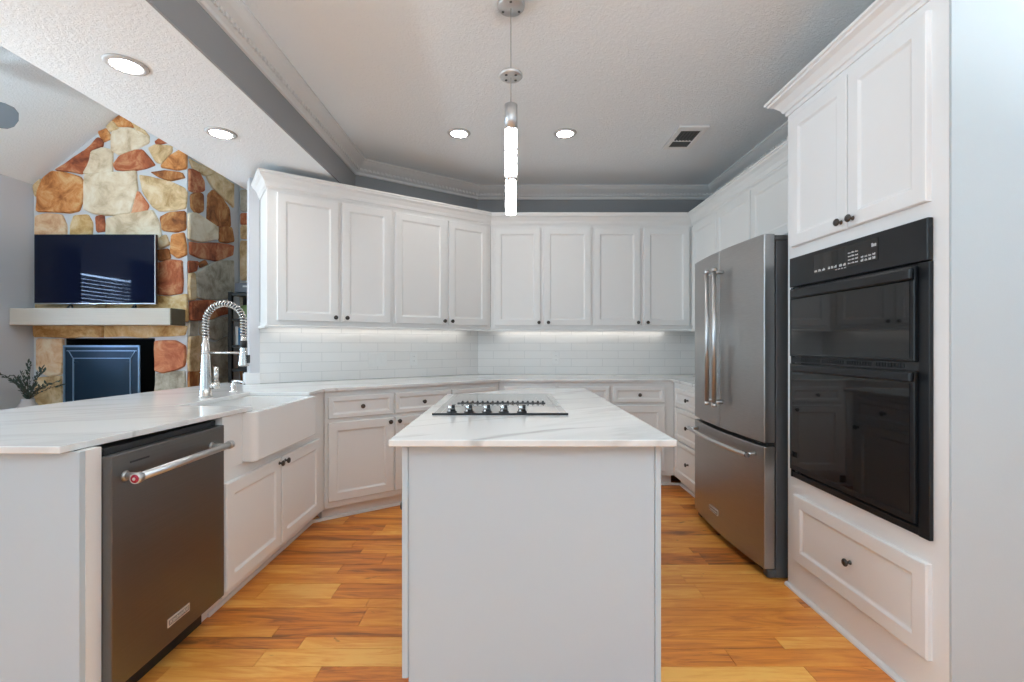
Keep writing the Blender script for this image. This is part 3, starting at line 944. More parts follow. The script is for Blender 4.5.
# ceiling fan in the living room, only a blade reaches into view
fan = thing('ceiling_fan', 'ceiling fan on a downrod with rounded blue-grey blades in the living room', 'ceiling fan', (-4.14, 3.05, 2.93))
mb = MB(); mb.tube([(0, 0, 0.1), (0, 0, vz(-4.14)-2.93)], 0.014, 12); mb.lathe([(0.06, vz(-4.14)-3.02), (0.07, vz(-4.14)-2.96), (0.07, vz(-4.14)-2.93)], 20); mb.build('downrod', 'fan_dark', fan)
mb = MB(); mb.lathe([(0.03, 0.13), (0.10, 0.10), (0.11, 0.03), (0.09, -0.03), (0.05, -0.06), (0.0, -0.065)], 28, cap=False); mb.build('motor', 'fan_dark', fan)
for k in range(5):
    a = math.radians(-14 + 72*k)
    m = Matrix.Rotation(a, 4, 'Z') @ Matrix.Rotation(math.radians(-30), 4, 'X')
    pts = []
    for (r_, w_) in ((0.16, 0.05), (0.25, 0.075), (0.45, 0.115), (0.58, 0.125), (0.63, 0.11), (0.66, 0.07), (0.672, 0.0)):
        pts.append((r_, w_))
    poly = pts + [(r_, -w_) for r_, w_ in pts[-2::-1]]
    mb = MB(); mb.prism(poly, -0.004, 0.004, 0, m)
    bl_ = mb.build('blade', 'fan_blade', fan, bevel=0.002)
    mb = MB(); mb.box(0.09, 0.24, -0.02, 0.02, -0.012, -0.004, 0, m); mb.build('blade_iron', 'fan_dark', bl_)
# ------------------------------------------------------------------ kitchen cabinets
def door_mesh(mb, x0, x1, z0, z1, yb=0.0, t=0.019, fr=0.055, mi=0):
    """framed door with a sloped moulding and a recessed panel, front towards -y"""
    yf = yb - t
    rings = [(0, yb), (0, yf+0.004), (0.004, yf), (fr, yf), (fr+0.005, yf+0.003), (fr+0.010, yf+0.0075), (fr+0.016, yf+0.009)]
    vs = []
    for ins, y in rings:
        vs += [(x0+ins, y, z0+ins), (x1-ins, y, z0+ins), (x1-ins, y, z1-ins), (x0+ins, y, z1-ins)]
    fs = [(3, 2, 1, 0)]
    for k in range(len(rings)-1):
        for i in range(4):
            fs.append((k*4+i, k*4+(i+1) % 4, (k+1)*4+(i+1) % 4, (k+1)*4+i))
    n = (len(rings)-1)*4
    fs.append((n, n+1, n+2, n+3))
    mb.add(vs, fs, mi)
    return mb

kmb = MB()
kmb.lathe([(0.0095, 0.0), (0.0085, 0.003), (0.0055, 0.006), (0.0055, 0.013), (0.011, 0.016), (0.0155, 0.020), (0.0155, 0.024), (0.012, 0.028), (0.0, 0.030)], 20, mat=RX90, cap=False)
KNOB = kmb.build('knob', 'bronze')
KMESH = KNOB.data
bpy.data.objects.remove(KNOB)
def knob(parent, x, y, z):
    o = bpy.data.objects.new('knob', KMESH)
    COL.objects.link(o)
    o.parent = parent
    o.location = (x, y, z)
    return o

def door(cab, x0, x1, z0, z1, kx=None, kz=None, name='door', fr=0.055, mat='cab', yb=0.0):
    mb = MB(); door_mesh(mb, x0, x1, z0, z1, yb, 0.019, fr)
    o = mb.build(name, mat, cab)
    if kx is not None: knob(o, kx, yb-0.018, kz)
    return o

def carcass(cab, boxes, mat='cab'):
    mb = MB()
    for b_ in boxes: mb.box(*b_)
    return mb.build('carcass', mat, cab, bevel=0.0015)

# --- wall cabinets on the angled wall (local x runs along the wall towards the back corner)
def ang_up(s_left, s_right, name, label, doors, group, z0=1.345):
    p = up_pt(s_left, 0)
    c = thing(name, label, 'cabinet', (p.x, p.y, 0), A35, group)
    carcass(c, [(0, s_left-s_right, 0, 0.338, z0, 2.30)])
    for (a_, b_, kx) in doors:
        door(c, s_left-a_, s_left-b_, 1.375, 2.264, s_left-kx if kx else None, 1.405)
    return c
G1 = 'white wall cabinets over the backsplash'
ang_up(1.824, 0.929, 'wall_cabinet', 'white two-door wall cabinet nearest the living room opening', [(1.7625, 1.348, 1.373), (1.324, 0.944, 1.290)], G1)
ang_up(0.928, 0.000, 'wall_cabinet', 'white two-door wall cabinet on the angled wall next to the back corner', [(0.910, 0.455, 0.478), (0.432, 0.040, 0.405)], G1)
# --- wall cabinets on the back wall
def back_up(x0, x1, label, doors):
    c = thing('wall_cabinet', label, 'cabinet', (x0, 4.28, 0), 0, G1)
    carcass(c, [(0, x1-x0, 0, 0.32, 1.345, 2.30)])
    for a_, b_, kx in doors:
        door(c, a_-x0, b_-x0, 1.375, 2.264, kx-x0, 1.405)
back_up(-0.176, 0.748, 'white two-door wall cabinet on the back wall behind the pendant', [(-0.140, 0.277, 0.262), (0.305, 0.736, 0.347)])
back_up(0.749, 1.659, 'white two-door wall cabinet on the back wall beside the refrigerator side', [(0.761, 1.184, 1.16), (1.214, 1.629, 1.247)])
# --- right wall: corner cabinet and the cabinet above the refrigerator (local x runs towards the camera)
c = thing('wall_cabinet', 'white narrow wall cabinet in the back right corner beyond the refrigerator', 'cabinet', (1.66, 4.279, 0), -PI/2, G1)
carcass(c, [(0, 0.53, 0, 0.325, 1.345, 2.30)])
door(c, 0.035, 0.525, 1.375, 2.264, 0.49, 1.405)
c = thing('wall_cabinet', 'white two-door cabinet above the refrigerator', 'cabinet', (1.66, 3.748, 0), -PI/2, G1)
carcass(c, [(0, 1.375, 0, 0.335, 1.84, 2.30)])
door(c, 0.008, 0.525, 1.865, 2.264, 0.49, 1.89)
door(c, 0.540, 1.06, 1.865, 2.264, 0.575, 1.89)

# crown on the wall cabinets (out = into the room) with a return at the left end
CC = [(0.0005, 2.285), (0.004, 2.285), (0.006, 2.297), (0.012, 2.302), (0.018, 2.325), (0.034, 2.352), (0.050, 2.366), (0.052, 2.378), (0.058, 2.381), (0.058, 2.393), (0.0005, 2.393)]
e0 = up_pt(1.826, 0.3395); e1 = up_pt(1.826, -0.001)
mb = MB(); mb.sweep(CC, [tuple(e0), tuple(e1), (PU.x, PU.y-0.001), (1.659, 4.279), (1.659, 2.45)])
tag(mb.build('cabinet_crown', 'cab'), 'continuous white crown trim along the tops of the wall cabinets', 'crown molding')
# light rail under them
LR = [(-0.02, 1.325), (0.012, 1.325), (0.014, 1.336), (0.006, 1.344), (-0.02, 1.344)]
mb = MB(); mb.sweep(LR, [tuple(e0), tuple(e1), (PU.x, PU.y-0.001), (1.659, 4.279), (1.659, 3.76)])
tag(mb.build('light_rail', 'cab'), 'continuous white light rail trim under the wall cabinets', 'trim')
# under cabinet light strips
def strip(x, y, rz, L, label):
    t = thing('light_strip', label, 'light', (x, y, 1.3445), rz, 'lights under the wall cabinets')
    mb = MB(); mb.box(0, L, -0.012, 0.012, -0.004, 0); mb.build('channel', 'white', t)
    mb = MB(); mb.box(0.01, L-0.01, -0.009, 0.009, -0.007, -0.004); mb.build('diffuser', 'strip', t)
p = up_pt(1.77, 0.285); strip(p.x, p.y, A35, 1.68, 'slim light strip under the wall cabinets of the angled wall')
strip(-0.10, 4.555, 0, 1.60, 'slim light strip under the wall cabinets of the back wall')

# --- base cabinets, angled run
def ang_lo(s_left, s_right, label, drawers, doors, group):
    p = lo_pt(s_left, 0)
    c = thing('base_cabinet', label, 'cabinet', (p.x, p.y, 0), A35, group)
    W = s_left-s_right
    carcass(c, [(0, W, 0, 0.60, 0.10, 0.891), (0.0, W, 0.075, 0.58, 0.0, 0.10)])
    for a_, b_ in drawers:
        door(c, s_left-a_, s_left-b_, 0.703, 0.852, s_left-(a_+b_)/2, 0.7775, 'drawer', 0.028)
    for a_, b_, kx in doors:
        door(c, s_left-a_, s_left-b_, 0.142, 0.677, s_left-kx, 0.648)
G2 = 'white base cabinets under the back counters'
ang_lo(1.409, 0.462, 'white base cabinet beside the farmhouse sink with two drawers over two doors', [(1.387, 0.931), (0.917, 0.469)], [(1.387, 0.931, 0.958), (0.917, 0.469, 0.89)], G2)
ang_lo(0.461, 0.0, 'white one-drawer base cabinet filling the inner corner behind the cooktop island', [(0.452, 0.04)], [(0.452, 0.04, 0.42)], G2)
# --- base cabinets, back run
def back_lo(x0, x1, label, dr):
    c = thing('base_cabinet', label, 'cabinet', (x0, 3.97, 0), 0, G2)
    carcass(c, [(0, x1-x0, 0, 0.62, 0.10, 0.891), (0, x1-x0, 0.075, 0.60, 0.0, 0.10)])
    for a_, b_, kx in dr:
        door(c, a_-x0, b_-x0, 0.717, 0.850, (a_+b_)/2-x0, 0.783, 'drawer', 0.028)
        door(c, a_-x0, b_-x0, 0.142, 0.694, kx-x0, 0.66)
back_lo(-0.093, 0.394, 'white one-drawer base cabinet behind the cooktop at the left of the back run', [(-0.05, 0.38, 0.34)])
back_lo(0.395, 1.3845, 'white base cabinet at the right of the back run with two drawers over two doors', [(0.41, 0.838, 0.80), (0.874, 1.303, 0.91)])
# --- drawer bank on the right wall
c = thing('base_cabinet', 'white three-drawer base cabinet tucked against the far side of the refrigerator', 'cabinet', (1.385, 3.968, 0), -PI/2, G2)
carcass(c, [(0, 0.64, 0, 0.60, 0.10, 0.891), (-0.08, 0.64, 0.085, 0.58, 0, 0.0995)])
for z0_, z1_ in ((0.702, 0.845), (0.432, 0.688), (0.142, 0.418)):
    door(c, 0.056, 0.632, z0_, z1_, 0.36, (z0_+z1_)/2, 'drawer', 0.03)
# --- sink base (front faces +X)
c = thing('sink_cabinet', 'white two-door sink cabinet under the farmhouse sink', 'cabinet', (-1.25, 2.042, 0), PI/2)
carcass(c, [(0, 1.115, 0, 0.60, 0.10, 0.655), (0, 0.155, 0, 0.60, 0.655, 0.891), (0.862, 1.115, 0, 0.31, 0.655, 0.891), (0, 1.02, 0.090, 0.58, 0, 0.10)])
mb = MB(); mb.prism([(1.1152, 0.002), (1.1152, 0.12), (1.18, 0.10)], 0.10, 0.8905); mb.build('corner_filler', 'cab', c)
door(c, 0.004, 0.490, 0.130, 0.599, 0.466, 0.574)
door(c, 0.502, 1.010, 0.130, 0.599, 0.530, 0.574)
# --- peninsula end beside the dishwasher
c = thing('peninsula_cabinet', 'white panelled end of the peninsula wrapping the dishwasher', 'cabinet', (-1.27, 1.386, 0))
mb = MB(); mb.box(-0.72, 0.0, 0.0, 0.02, 0.0, 0.891); mb.build('end_panel', 'day_tint', c, bevel=0.0015)
mb = MB(); mb.box(-0.03, 0.0, 0.0205, 0.076, 0.0, 0.891); mb.build('stile', 'cab', c, bevel=0.0015)
mb = MB(); mb.box(-0.72, -0.68, 0.0205, 1.72, 0.0, 0.891); mb.build('back_panel', 'cab', c)
mb = MB(); mb.box(-0.62, -0.07, 0.0205, 0.04, 0.0, 0.891); mb.build('side_panel', 'cab', c)
# toe boards and shoe moulding
def shoe(name, path, r=0.017):
    pr_ = [(0, 0), (r, 0), (r*0.95, r*0.5), (r*0.7, r*0.85), (r*0.35, r), (0, r*1.05)]
    mb = MB(); mb.sweep([(o, z+0.0005) for o, z in pr_], path)
    struct(name, mb, 'white')
tp = [(-1.346, 2.08)]
q1 = lo_pt(1.395, 0.073); q2 = lo_pt(-0.02, 0.073)
tl = (q1.x + 1.346)/U.x
q1 = q1 - U*tl
tp += [tuple(q1), (q2.x, 4.043), (1.468, 4.043), (1.468, 3.33)]
shoe('baseboard_1', tp)
shoe('baseboard_2', [(1.398, 2.367), (1.398, 1.497)])

# --- tall oven cabinet on the right
tc_ = thing('oven_cabinet', 'tall white oven cabinet with doors above and a deep drawer below the ovens', 'cabinet', (1.40, 2.367, 0), -PI/2)
mb = MB()
mb.box(0, 0.8685, 0, 0.02, 0, 0.56); mb.box(0, 0.868, 0, 0.02, 1.625, 2.373)
mb.box(0, 0.048, 0, 0.02, 0.56, 1.625); mb.box(0.812, 0.868, 0, 0.02, 0.56, 1.625)
mb.build('face_frame', 'white', tc_)
mb = MB()
mb.box(0, 0.02, 0.0205, 0.59, 0, 2.373); mb.box(0.775, 0.795, 0.0205, 0.59, 0, 2.373); mb.box(0.02, 0.775, 0.57, 0.59, 0, 2.373)
mb.box(0.02, 0.775, 0.0205, 0.57, 1.66, 1.68); mb.box(0.02, 0.775, 0.0205, 0.57, 0.50, 0.52); mb.box(0.02, 0.775, 0.0205, 0.57, 2.35, 2.37)
mb.build('carcass', 'white', tc_)
door(tc_, 0.050, 0.436, 1.685, 2.318, 0.407, 1.717, mat='white')
door(tc_, 0.442, 0.806, 1.685, 2.318, 0.474, 1.717, mat='white')
door(tc_, 0.070, 0.808, 0.158, 0.478, 0.457, 0.322, 'drawer', 0.055, mat='white')
CT = [(-0.004, 2.355), (0.006, 2.355), (0.008, 2.372), (0.016, 2.376), (0.022, 2.392), (0.045, 2.418), (0.066, 2.428), (0.068, 2.436), (0.078, 2.440), (0.078, 2.452), (-0.004, 2.452)]
mb = MB(); mb.sweep(CT, [(1.68, 2.3685), (1.399, 2.3685), (1.399, 1.497)])
mb.v = [Matrix.Rotation(PI/2, 4, 'Z') @ (v - Vector((1.40, 2.367, 0))) for v in mb.v]
mb.build('crown', 'white', tc_)

# --- built-in microwave and oven (local x towards the camera, y into the cabinet)
ov = thing('wall_oven', 'black built-in microwave and wall oven stack in the tall cabinet', 'oven', (1.385, 2.32, 0), -PI/2)
W = 0.768
mb = MB()
mb.box(0.05, W-0.05, 0.02, 0.50, 0.575, 1.61)
mb.box(0, 0.010, 0, 0.0145, 0.558, 1.485); mb.box(W-0.042, W, 0, 0.0145, 0.558, 1.485)
mb.box(0.010, W-0.042, 0.004, 0.0145, 0.558, 0.585)
mb.build('housing', 'black_gloss', ov, bevel=0.002)
mb = MB(); mb.box(0, W, -0.006, 0.0145, 1.487, 1.630); mb.build('control_panel', 'black_gloss', ov, bevel=0.004)
cp = ov.children[-1]
mb = MB(); mb.box(0.19, 0.56, -0.0075, -0.0055, 1.525, 1.61); mb.build('display', 'black_glass', cp)
mb = MB()
br = random.Random(3)
def label_row(x0, x1, z, h, n, fill=0.7):
    w = (x1-x0)/n
    for i in range(n):
        for k in range(3):
            a_ = x0 + i*w + k*w*fill/3
            hh = h*br.uniform(0.55, 1.0)
            mb.box(a_, a_+w*fill/3*0.72, -0.0085, -0.0072, z, z+hh)
label_row(0.195, 0.275, 1.533, 0.012, 3); label_row(0.285, 0.345, 1.533, 0.012, 3); label_row(0.355, 0.40, 1.533, 0.012, 2)
label_row(0.33, 0.40, 1.522, 0.005, 4)
for r_ in range(4): label_row(0.405, 0.465, 1.535 + r_*0.014, 0.006, 3, 0.8)
label_row(0.475, 0.555, 1.533, 0.010, 4); label_row(0.475, 0.555, 1.548, 0.008, 4); label_row(0.53, 0.555, 1.58, 0.014, 1, 1.0)
mb.build('lettering', 'label_grey', cp)
def oven_door(name, z0, z1, hz0, hz1, gz0, gz1):
    mb = MB(); mb.box(0.012, W-0.044, -0.012, 0.0035, z0, z1)
    d = mb.build(name, 'black_gloss', ov, bevel=0.003)
    mb = MB(); mb.box(0.030, W-0.062, -0.0135, -0.0115, gz0, gz1); mb.build('glass', 'black_glass', d)
    mb = MB()
    mb.box(0.050, W-0.034, -0.036, -0.022, hz0, hz1)
    mb.box(0.07, 0.10, -0.023, -0.011, hz0+.006, hz1-.006); mb.box(W-0.11, W-0.08, -0.023, -0.011, hz0+.006, hz1-.006)
    mb.build('handle', 'black_gloss', d, bevel=0.006)
    return d
oven_door('microwave_door', 1.150, 1.476, 1.428, 1.468, 1.160, 1.425)
oven_door('oven_door', 0.600, 1.116, 1.080, 1.114, 0.625, 1.076)
mb = MB(); mb.box(0.010, W-0.042, 0.002, 0.0145, 1.118, 1.148)
for i in range(44):
    if i % 11 != 10: mb.box(0.08+i*0.0138, 0.08+i*0.0138+0.008, -0.001, 0.003, 1.126, 1.141, 1)
mb.build('vent_grille', ['black', 'black_gloss'], ov)

def text_mesh(name, body, size, mat, parent, m, mono=False, wide=None):
    cu = bpy.data.curves.new(name, 'FONT')
    cu.body = body; cu.size = size; cu.align_x = 'CENTER'; cu.align_y = 'CENTER'; cu.extrude = 0.0003
    tmp = bpy.data.objects.new(name, cu)
    COL.objects.link(tmp)
    bpy.context.view_layer.update()
    dg = bpy.context.evaluated_depsgraph_get()
    me = bpy.data.meshes.new_from_object(tmp.evaluated_get(dg))
    bpy.data.objects.remove(tmp)
    if wide:
        xs = [v.co.x for v in me.vertices]
        k = wide/(max(xs)-min(xs))
        me.transform(Matrix.Diagonal((k, 1, 1, 1)))
    me.transform(m)
    me.materials.clear(); me.materials.append(M[mat])
    o = bpy.data.objects.new(name, me)
    COL.objects.link(o)
    o.parent = parent
    return o
FRONT = lambda x, y, z: T(x, y, z) @ RX90          # text in the x-z plane facing -y

def badge(parent, x, y, z, w, h):
    mb = MB()
    mb.box(x-w/2, x+w/2, y-0.002, y+0.004, z-h/2, z+h/2)
    b_ = mb.build('badge', 'badge', parent, bevel=0.0006)
    mb = MB(); mb.box(x-w/2+0.004, x+w/2-0.004, y-0.0026, y-0.0019, z-h/2+0.005, z+h/2-0.005); mb.build('badge_field', 'slot', b_)
    text_mesh('lettering', 'KitchenAid', h*0.62, 'badge', b_, FRONT(x, y-0.0028, z), wide=w*0.82)

# --- refrigerator (local x towards the camera, y into the wall)
rf = thing('refrigerator', 'stainless french door refrigerator with bottom freezer and bar handles', 'refrigerator', (1.304, 3.318, 0), -PI/2)
FW = 0.908
def bow(x): return -0.030*(1-((x-FW/2)/(FW/2))**2)
def bowed(mb, x0, x1, yb, z0, z1, n=14):
    pts = [(x0+(x1-x0)*i/n, bow(x0+(x1-x0)*i/n)) for i in range(n+1)]
    poly = pts + [(x1, yb), (x0, yb)]
    mb.prism(poly, z0, z1)
    return mb
for x0_, x1_, hx in ((0, 0.4525, 0.400), (0.4555, FW, 0.502)):
    mb = MB(); bowed(mb, x0_, x1_, 0.055, 0.703, 1.776)
    d = mb.build('door', 'steel_v', rf, bevel=0.004)
    mb = MB()
    yh = bow(hx)-0.052
    mb.tube([(hx, yh, 0.848), (hx, yh, 1.652)], 0.0125, 16)
    mb.lathe([(0.0145, 0.0), (0.0145, 0.022)], 16, mat=T(hx, yh, 0.832)); mb.lathe([(0.0145, 0.0), (0.0145, 0.022)], 16, mat=T(hx, yh, 1.645))
    mb.tube([(hx, yh, 0.862), (hx, bow(hx)+0.002, 0.862)], 0.010, 12); mb.tube([(hx, yh, 1.640), (hx, bow(hx)+0.002, 1.640)], 0.010, 12)
    mb.build('handle', 'steel_hi', d)
mb = MB(); bowed(mb, 0, FW, 0.055, 0.055, 0.682)
fz = mb.build('freezer_drawer', 'steel_v', rf, bevel=0.004)
mb = MB()
pts = []
for i in range(17):
    x = 0.05 + 0.81*i/16
    pts.append((x, -0.062-0.028*(1-((x-0.455)/0.405)**2), 0.628))
mb.tube(pts, 0.0125, 14)
for x in (0.075, 0.835):
    mb.tube([(x, -0.062, 0.628), (x, bow(x)+0.002, 0.632)], 0.0105, 12)
fh = mb.build('handle', 'steel_hi', fz)
mb = MB(); mb.lathe([(0.0135, 0), (0.0135, 0.05)], 16, mat=T(0.86, -0.062, 0.628) @ Matrix.Rotation(-PI/2, 4, 'Y') )
mb.build('end_cap', 'badge_ink', fh)
badge(fz, 0.38, bow(0.38)-0.0035, 0.172, 0.125, 0.032)
mb = MB(); mb.box(0.004, FW-0.004, 0.062, 0.66, 0.02, 1.742); mb.build('case', 'grey_case', rf, bevel=0.004)
mb = MB(); mb.box(0.02, FW-0.02, 0.03, 0.062, 0.06, 1.74); mb.build('gasket', 'black', rf)
mb = MB()
for x in (0.006, FW-0.076):
    mb = MB(); mb.box(x, x+0.07, 0.035, 0.15, 1.743, 1.772); mb.build('hinge_cover', 'grey_case', rf, bevel=0.008)
mb = MB(); mb.box(0.06, FW-0.06, 0.045, 0.07, 0.006, 0.05); mb.build('toe_grille', 'black', rf)
for x in (0.005, FW-0.057):
    mb = MB(); mb.prism([(x, 0.02), (x+0.052, 0.02), (x+0.052, 0.13), (x, 0.13)], 0.004, 0.05); mb.build('foot', 'grey_case', rf, bevel=0.01)

# --- dishwasher (front faces +X; local x runs away from the camera)
dw = thing('dishwasher', 'dark stainless dishwasher with a bar handle at the end of the peninsula', 'dishwasher', (-1.24, 1.4635, 0), PI/2)
DWW = 0.576
mb = MB(); mb.box(0.0, DWW, 0.0, 0.034, 0.120, 0.859)
dd = mb.build('door', 'steel_dw', dw, bevel=0.003)
mb = MB(); mb.box(0.012, DWW-0.006, 0.0345, 0.58, 0.11, 0.880); mb.build('tub', 'black', dw)
mb = MB(); mb.box(0.012, DWW-0.006, 0.095, 0.56, 0.0, 0.11); mb.build('toe_kick', 'black', dw)
mb = MB(); mb.box(0.070, 0.152, -0.0012, 0.001, 0.821, 0.827); mb.build('vent_slot', 'black', dd)
mb = MB()
mb.tube([(0.030, -0.060, 0.786), (0.512, -0.060, 0.786)], 0.0135, 18)
for x in (0.052, 0.490):
    mb.tube([(x, -0.060, 0.785), (x, 0.0, 0.785)], 0.011, 14)
    mb.lathe([(0.018, 0), (0.014, 0.006)], 16, mat=T(x, 0.0, 0.785) @ RX90)
hd = mb.build('handle', 'steel_hi', dd)
RYN = Matrix.Rotation(-PI/2, 4, 'Y')
for x in (0.026, 0.516):
    mb = MB(); mb.lathe([(0.0165, -0.012), (0.0175, 0.004), (0.0165, 0.012)], 20, mat=T(x, -0.060, 0.786) @ RYN); mb.build('end_ring', 'steel_hi', hd)
mb = MB(); mb.lathe([(0.0135, 0.0), (0.0115, 0.003), (0.0, 0.0035)], 20, mat=T(0.014, -0.060, 0.786) @ RYN, cap=False); mb.build('medallion', 'red', hd)
mb = MB(); mb.lathe([(0.005, 0.0), (0.004, 0.0015)], 12, mat=T(0.0108, -0.060, 0.786) @ RYN); mb.build('medallion_mark', 'badge', hd)
badge(dd, 0.295, -0.0008, 0.196, 0.115, 0.030)

# ------------------------------------------------------------------ counters, sink, tap
def yline(x, a, b): return a[1] + (b[1]-a[1])*(x-a[0])/(b[0]-a[0])
A_ = Vector((-0.085, 3.94)) - U*1.4225
wl1 = up_pt(1.842, 0.335); wl2 = up_pt(-0.07, 0.335)
poly = [(-2.34, 1.357), (-1.300, 1.357), (-1.228, 2.247), (-1.605, 2.247), (-1.605, 2.885), (-1.232, 2.885), (-1.236, A_.y-0.012), (A_.x+0.01, A_.y+0.004),
        (-0.085, 3.94), (1.355, 3.94), (1.355, 3.335), (1.988, 3.335), (1.988, 4.599), tuple(wl2), tuple(wl1), tuple(up_pt(1.93, 0.32)), tuple(up_pt(1.96, 0.50)), (-2.19, 3.62)]
mb = MB(); mb.prism(poly, 0.8925, 0.914)
tag(mb.build('countertop', 'quartz', bevel=0.003), 'long white veined quartz countertop running from the peninsula round to the refrigerator', 'countertop')

# farmhouse sink: apron front towards +X
sk = thing('farmhouse_sink', 'white fireclay apron front sink let into the peninsula counter', 'sink', (-1.190, 2.52, 0))
mb = MB()
def rr(x0, x1, y0, y1, r, n=6):
    out = []
    for cx, cy, a0 in ((x1-r, y1-r, 0), (x0+r, y1-r, 90), (x0+r, y0+r, 180), (x1-r, y0+r, 270)):
        for k in range(n+1):
            a = math.radians(a0 + 90*k/n)
            out.append((cx + r*math.cos(a), cy + r*math.sin(a)))
    return out
out_ = rr(-0.50, 0.0, -0.320, 0.378, 0.030)
inn = rr(-0.435, -0.028, -0.290, 0.345, 0.05)
inb = rr(-0.42, -0.045, -0.275, 0.33, 0.06)
n = len(out_)
zt, zb = 0.8915, 0.656
vs = [(x, y, zb) for x, y in out_] + [(x, y, zt) for x, y in out_] + [(x, y, zt) for x, y in inn] + [(x, y, zb+0.03) for x, y in inb]
fs = [tuple(range(n-1, -1, -1)), tuple(range(3*n, 4*n))]
for k in range(3):
    for i in range(n):
        fs.append((k*n+i, k*n+(i+1) % n, (k+1)*n+(i+1) % n, (k+1)*n+i))
mb.add(vs, fs)
mb.build('basin', 'ceramic', sk, bevel=0.006)
mb = MB(); mb.lathe([(0.045, 0.0), (0.045, 0.003), (0.03, 0.004)], 24, mat=T(-0.24, 0, 0.6865)); mb.build('drain', 'steel_hi', sk)

# spring neck tap
fc = thing('kitchen_faucet', 'brushed nickel spring neck kitchen tap arching over the sink', 'faucet', (-1.70, 2.625, 0.914))
mb = MB(); mb.lathe([(0.036, 0.0), (0.036, 0.006), (0.031, 0.010), (0.029, 0.06), (0.021, 0.235), (0.019, 0.245), (0.019, 0.30), (0.015, 0.305), (0.015, 0.34)], 28); mb.build('body', 'nickel', fc)
arc = []
R_ = 0.106
for k in range(60):
    t = k/59
    if t < 0.15:
        arc.append(Vector((0, 0, 0.33 + t/0.15*0.085)))
    elif t < 0.86:
        a = PI*(1 - (t-0.15)/0.71)
        arc.append(Vector((R_ + R_*math.cos(a), 0, 0.415 + R_*math.sin(a))))
    else:
        arc.append(Vector((2*R_, 0, 0.415 - (t-0.86)/0.14*0.075)))
mb = MB(); mb.tube(arc, 0.0075, 10); mb.build('hose', 'grey_case', fc)
# coil
L_ = [0.0]
for a, b in zip(arc[:-1], arc[1:]): L_.append(L_[-1] + (b-a).length)
turns = 31; pts = []
N_ = turns*10
j = 0
for k in range(N_+1):
    s_ = L_[-1]*k/N_
    while j < len(L_)-2 and L_[j+1] < s_: j += 1
    f_ = (s_-L_[j])/max(1e-9, L_[j+1]-L_[j])
    p = arc[j].lerp(arc[j+1], f_)
    t = (arc[j+1]-arc[j]).normalized()
    side = Vector((0, 1, 0)); up_ = side.cross(t)
    a = 2*PI*turns*k/N_
    pts.append(p + (side*math.cos(a) + up_*math.sin(a))*0.0155)
mb = MB(); mb.tube(pts, 0.0038, 6); mb.build('spring', 'nickel', fc)
mb = MB(); mb.tube([(0, 0, 0.247), (2*R_-0.012, 0, 0.247)], 0.0058, 12)
mb.lathe([(0.0205, -0.012), (0.0205, 0.012)], 20, mat=T(0, 0, 0.247)); mb.lathe([(0.019, -0.008), (0.019, 0.008)], 20, mat=T(2*R_, 0, 0.247)); mb.build('support_arm', 'nickel', fc)
mb = MB(); mb.lathe([(0.028, 0.172), (0.027, 0.18), (0.018, 0.26), (0.017, 0.30), (0.014, 0.345)], 24, mat=T(2*R_, 0, 0)); sh = mb.build('spray_head', 'nickel', fc)
mb = MB(); mb.lathe([(0.0185, 0.275), (0.0185, 0.315)], 24, mat=T(2*R_, 0, 0)); mb.build('grip', 'black', sh)
mb = MB(); mb.box(2*R_+0.016, 2*R_+0.032, -0.008, 0.008, 0.19, 0.235); mb.build('spray_button', 'black', sh)
mb = MB()
mb.tube([(0.0, 0.0, 0.060), (0.052, 0.01, 0.060)], 0.014, 14)
mb.lathe([(0.020, 0.045), (0.022, 0.065), (0.016, 0.085)], 16, mat=T(0.052, 0.01, 0)); mb.tube([(0.052, 0.01, 0.08), (0.052, 0.01, 0.168)], [0.0115, 0.0125], 12)
mb.build('lever', 'nickel', fc)
# dispenser
dsp = thing('soap_dispenser', 'small chrome soap dispenser on the counter beside the tap', 'soap dispenser', (-1.715, 2.915, 0.9142))
mb = MB(); mb.lathe([(0.022, 0), (0.022, 0.005), (0.015, 0.008), (0.015, 0.05), (0.012, 0.055)], 20); mb.build('collar', 'chrome', dsp)
mb = MB(); mb.lathe([(0.007, 0.05), (0.007, 0.068)], 12); mb.tube([(-0.012, 0, 0.066), (0.03, 0, 0.066), (0.058, 0, 0.060), (0.064, 0, 0.05)], 0.0075, 12); mb.build('spout', 'chrome', dsp)

# ------------------------------------------------------------------ island
isl = thing('kitchen_island', 'white panelled kitchen island standing in the middle of the floor', 'kitchen island', (0.0, 1.483, 0))
def off(b):
    b.v = [v - Vector((0, 1.483, 0)) for v in b.v]; return b
mb = MB(); mb.prism([(-0.322, 1.492), (0.470, 1.492), (0.470, 3.115), (0.16, 3.115), (-0.322, 2.735)], 0.11, 0.891)
mb.prism([(-0.25, 1.51), (0.395, 1.51), (0.395, 3.04), (0.14, 3.04), (-0.25, 2.69)], 0.0, 0.11)
off(mb).build('body', 'cab', isl)
mb = MB(); mb.box(-0.320, 0.457, 1.487, 1.492, 0.0, 0.8905); off(mb).build('end_panel', 'day_tint', isl)
mb = MB(); mb.box(-0.341, -0.3225, 1.483, 1.515, 0.155, 0.891); mb.box(-0.3225, -0.3205, 1.4875, 1.4925, 0.155, 0.89); off(mb).build('corner_stile', 'day_tint', isl, bevel=0.0015)
mb = MB(); mb.box(0.459, 0.477, 1.483, 1.515, 0.0, 0.891); off(mb).build('corner_stile', 'day_tint', isl, bevel=0.0015)
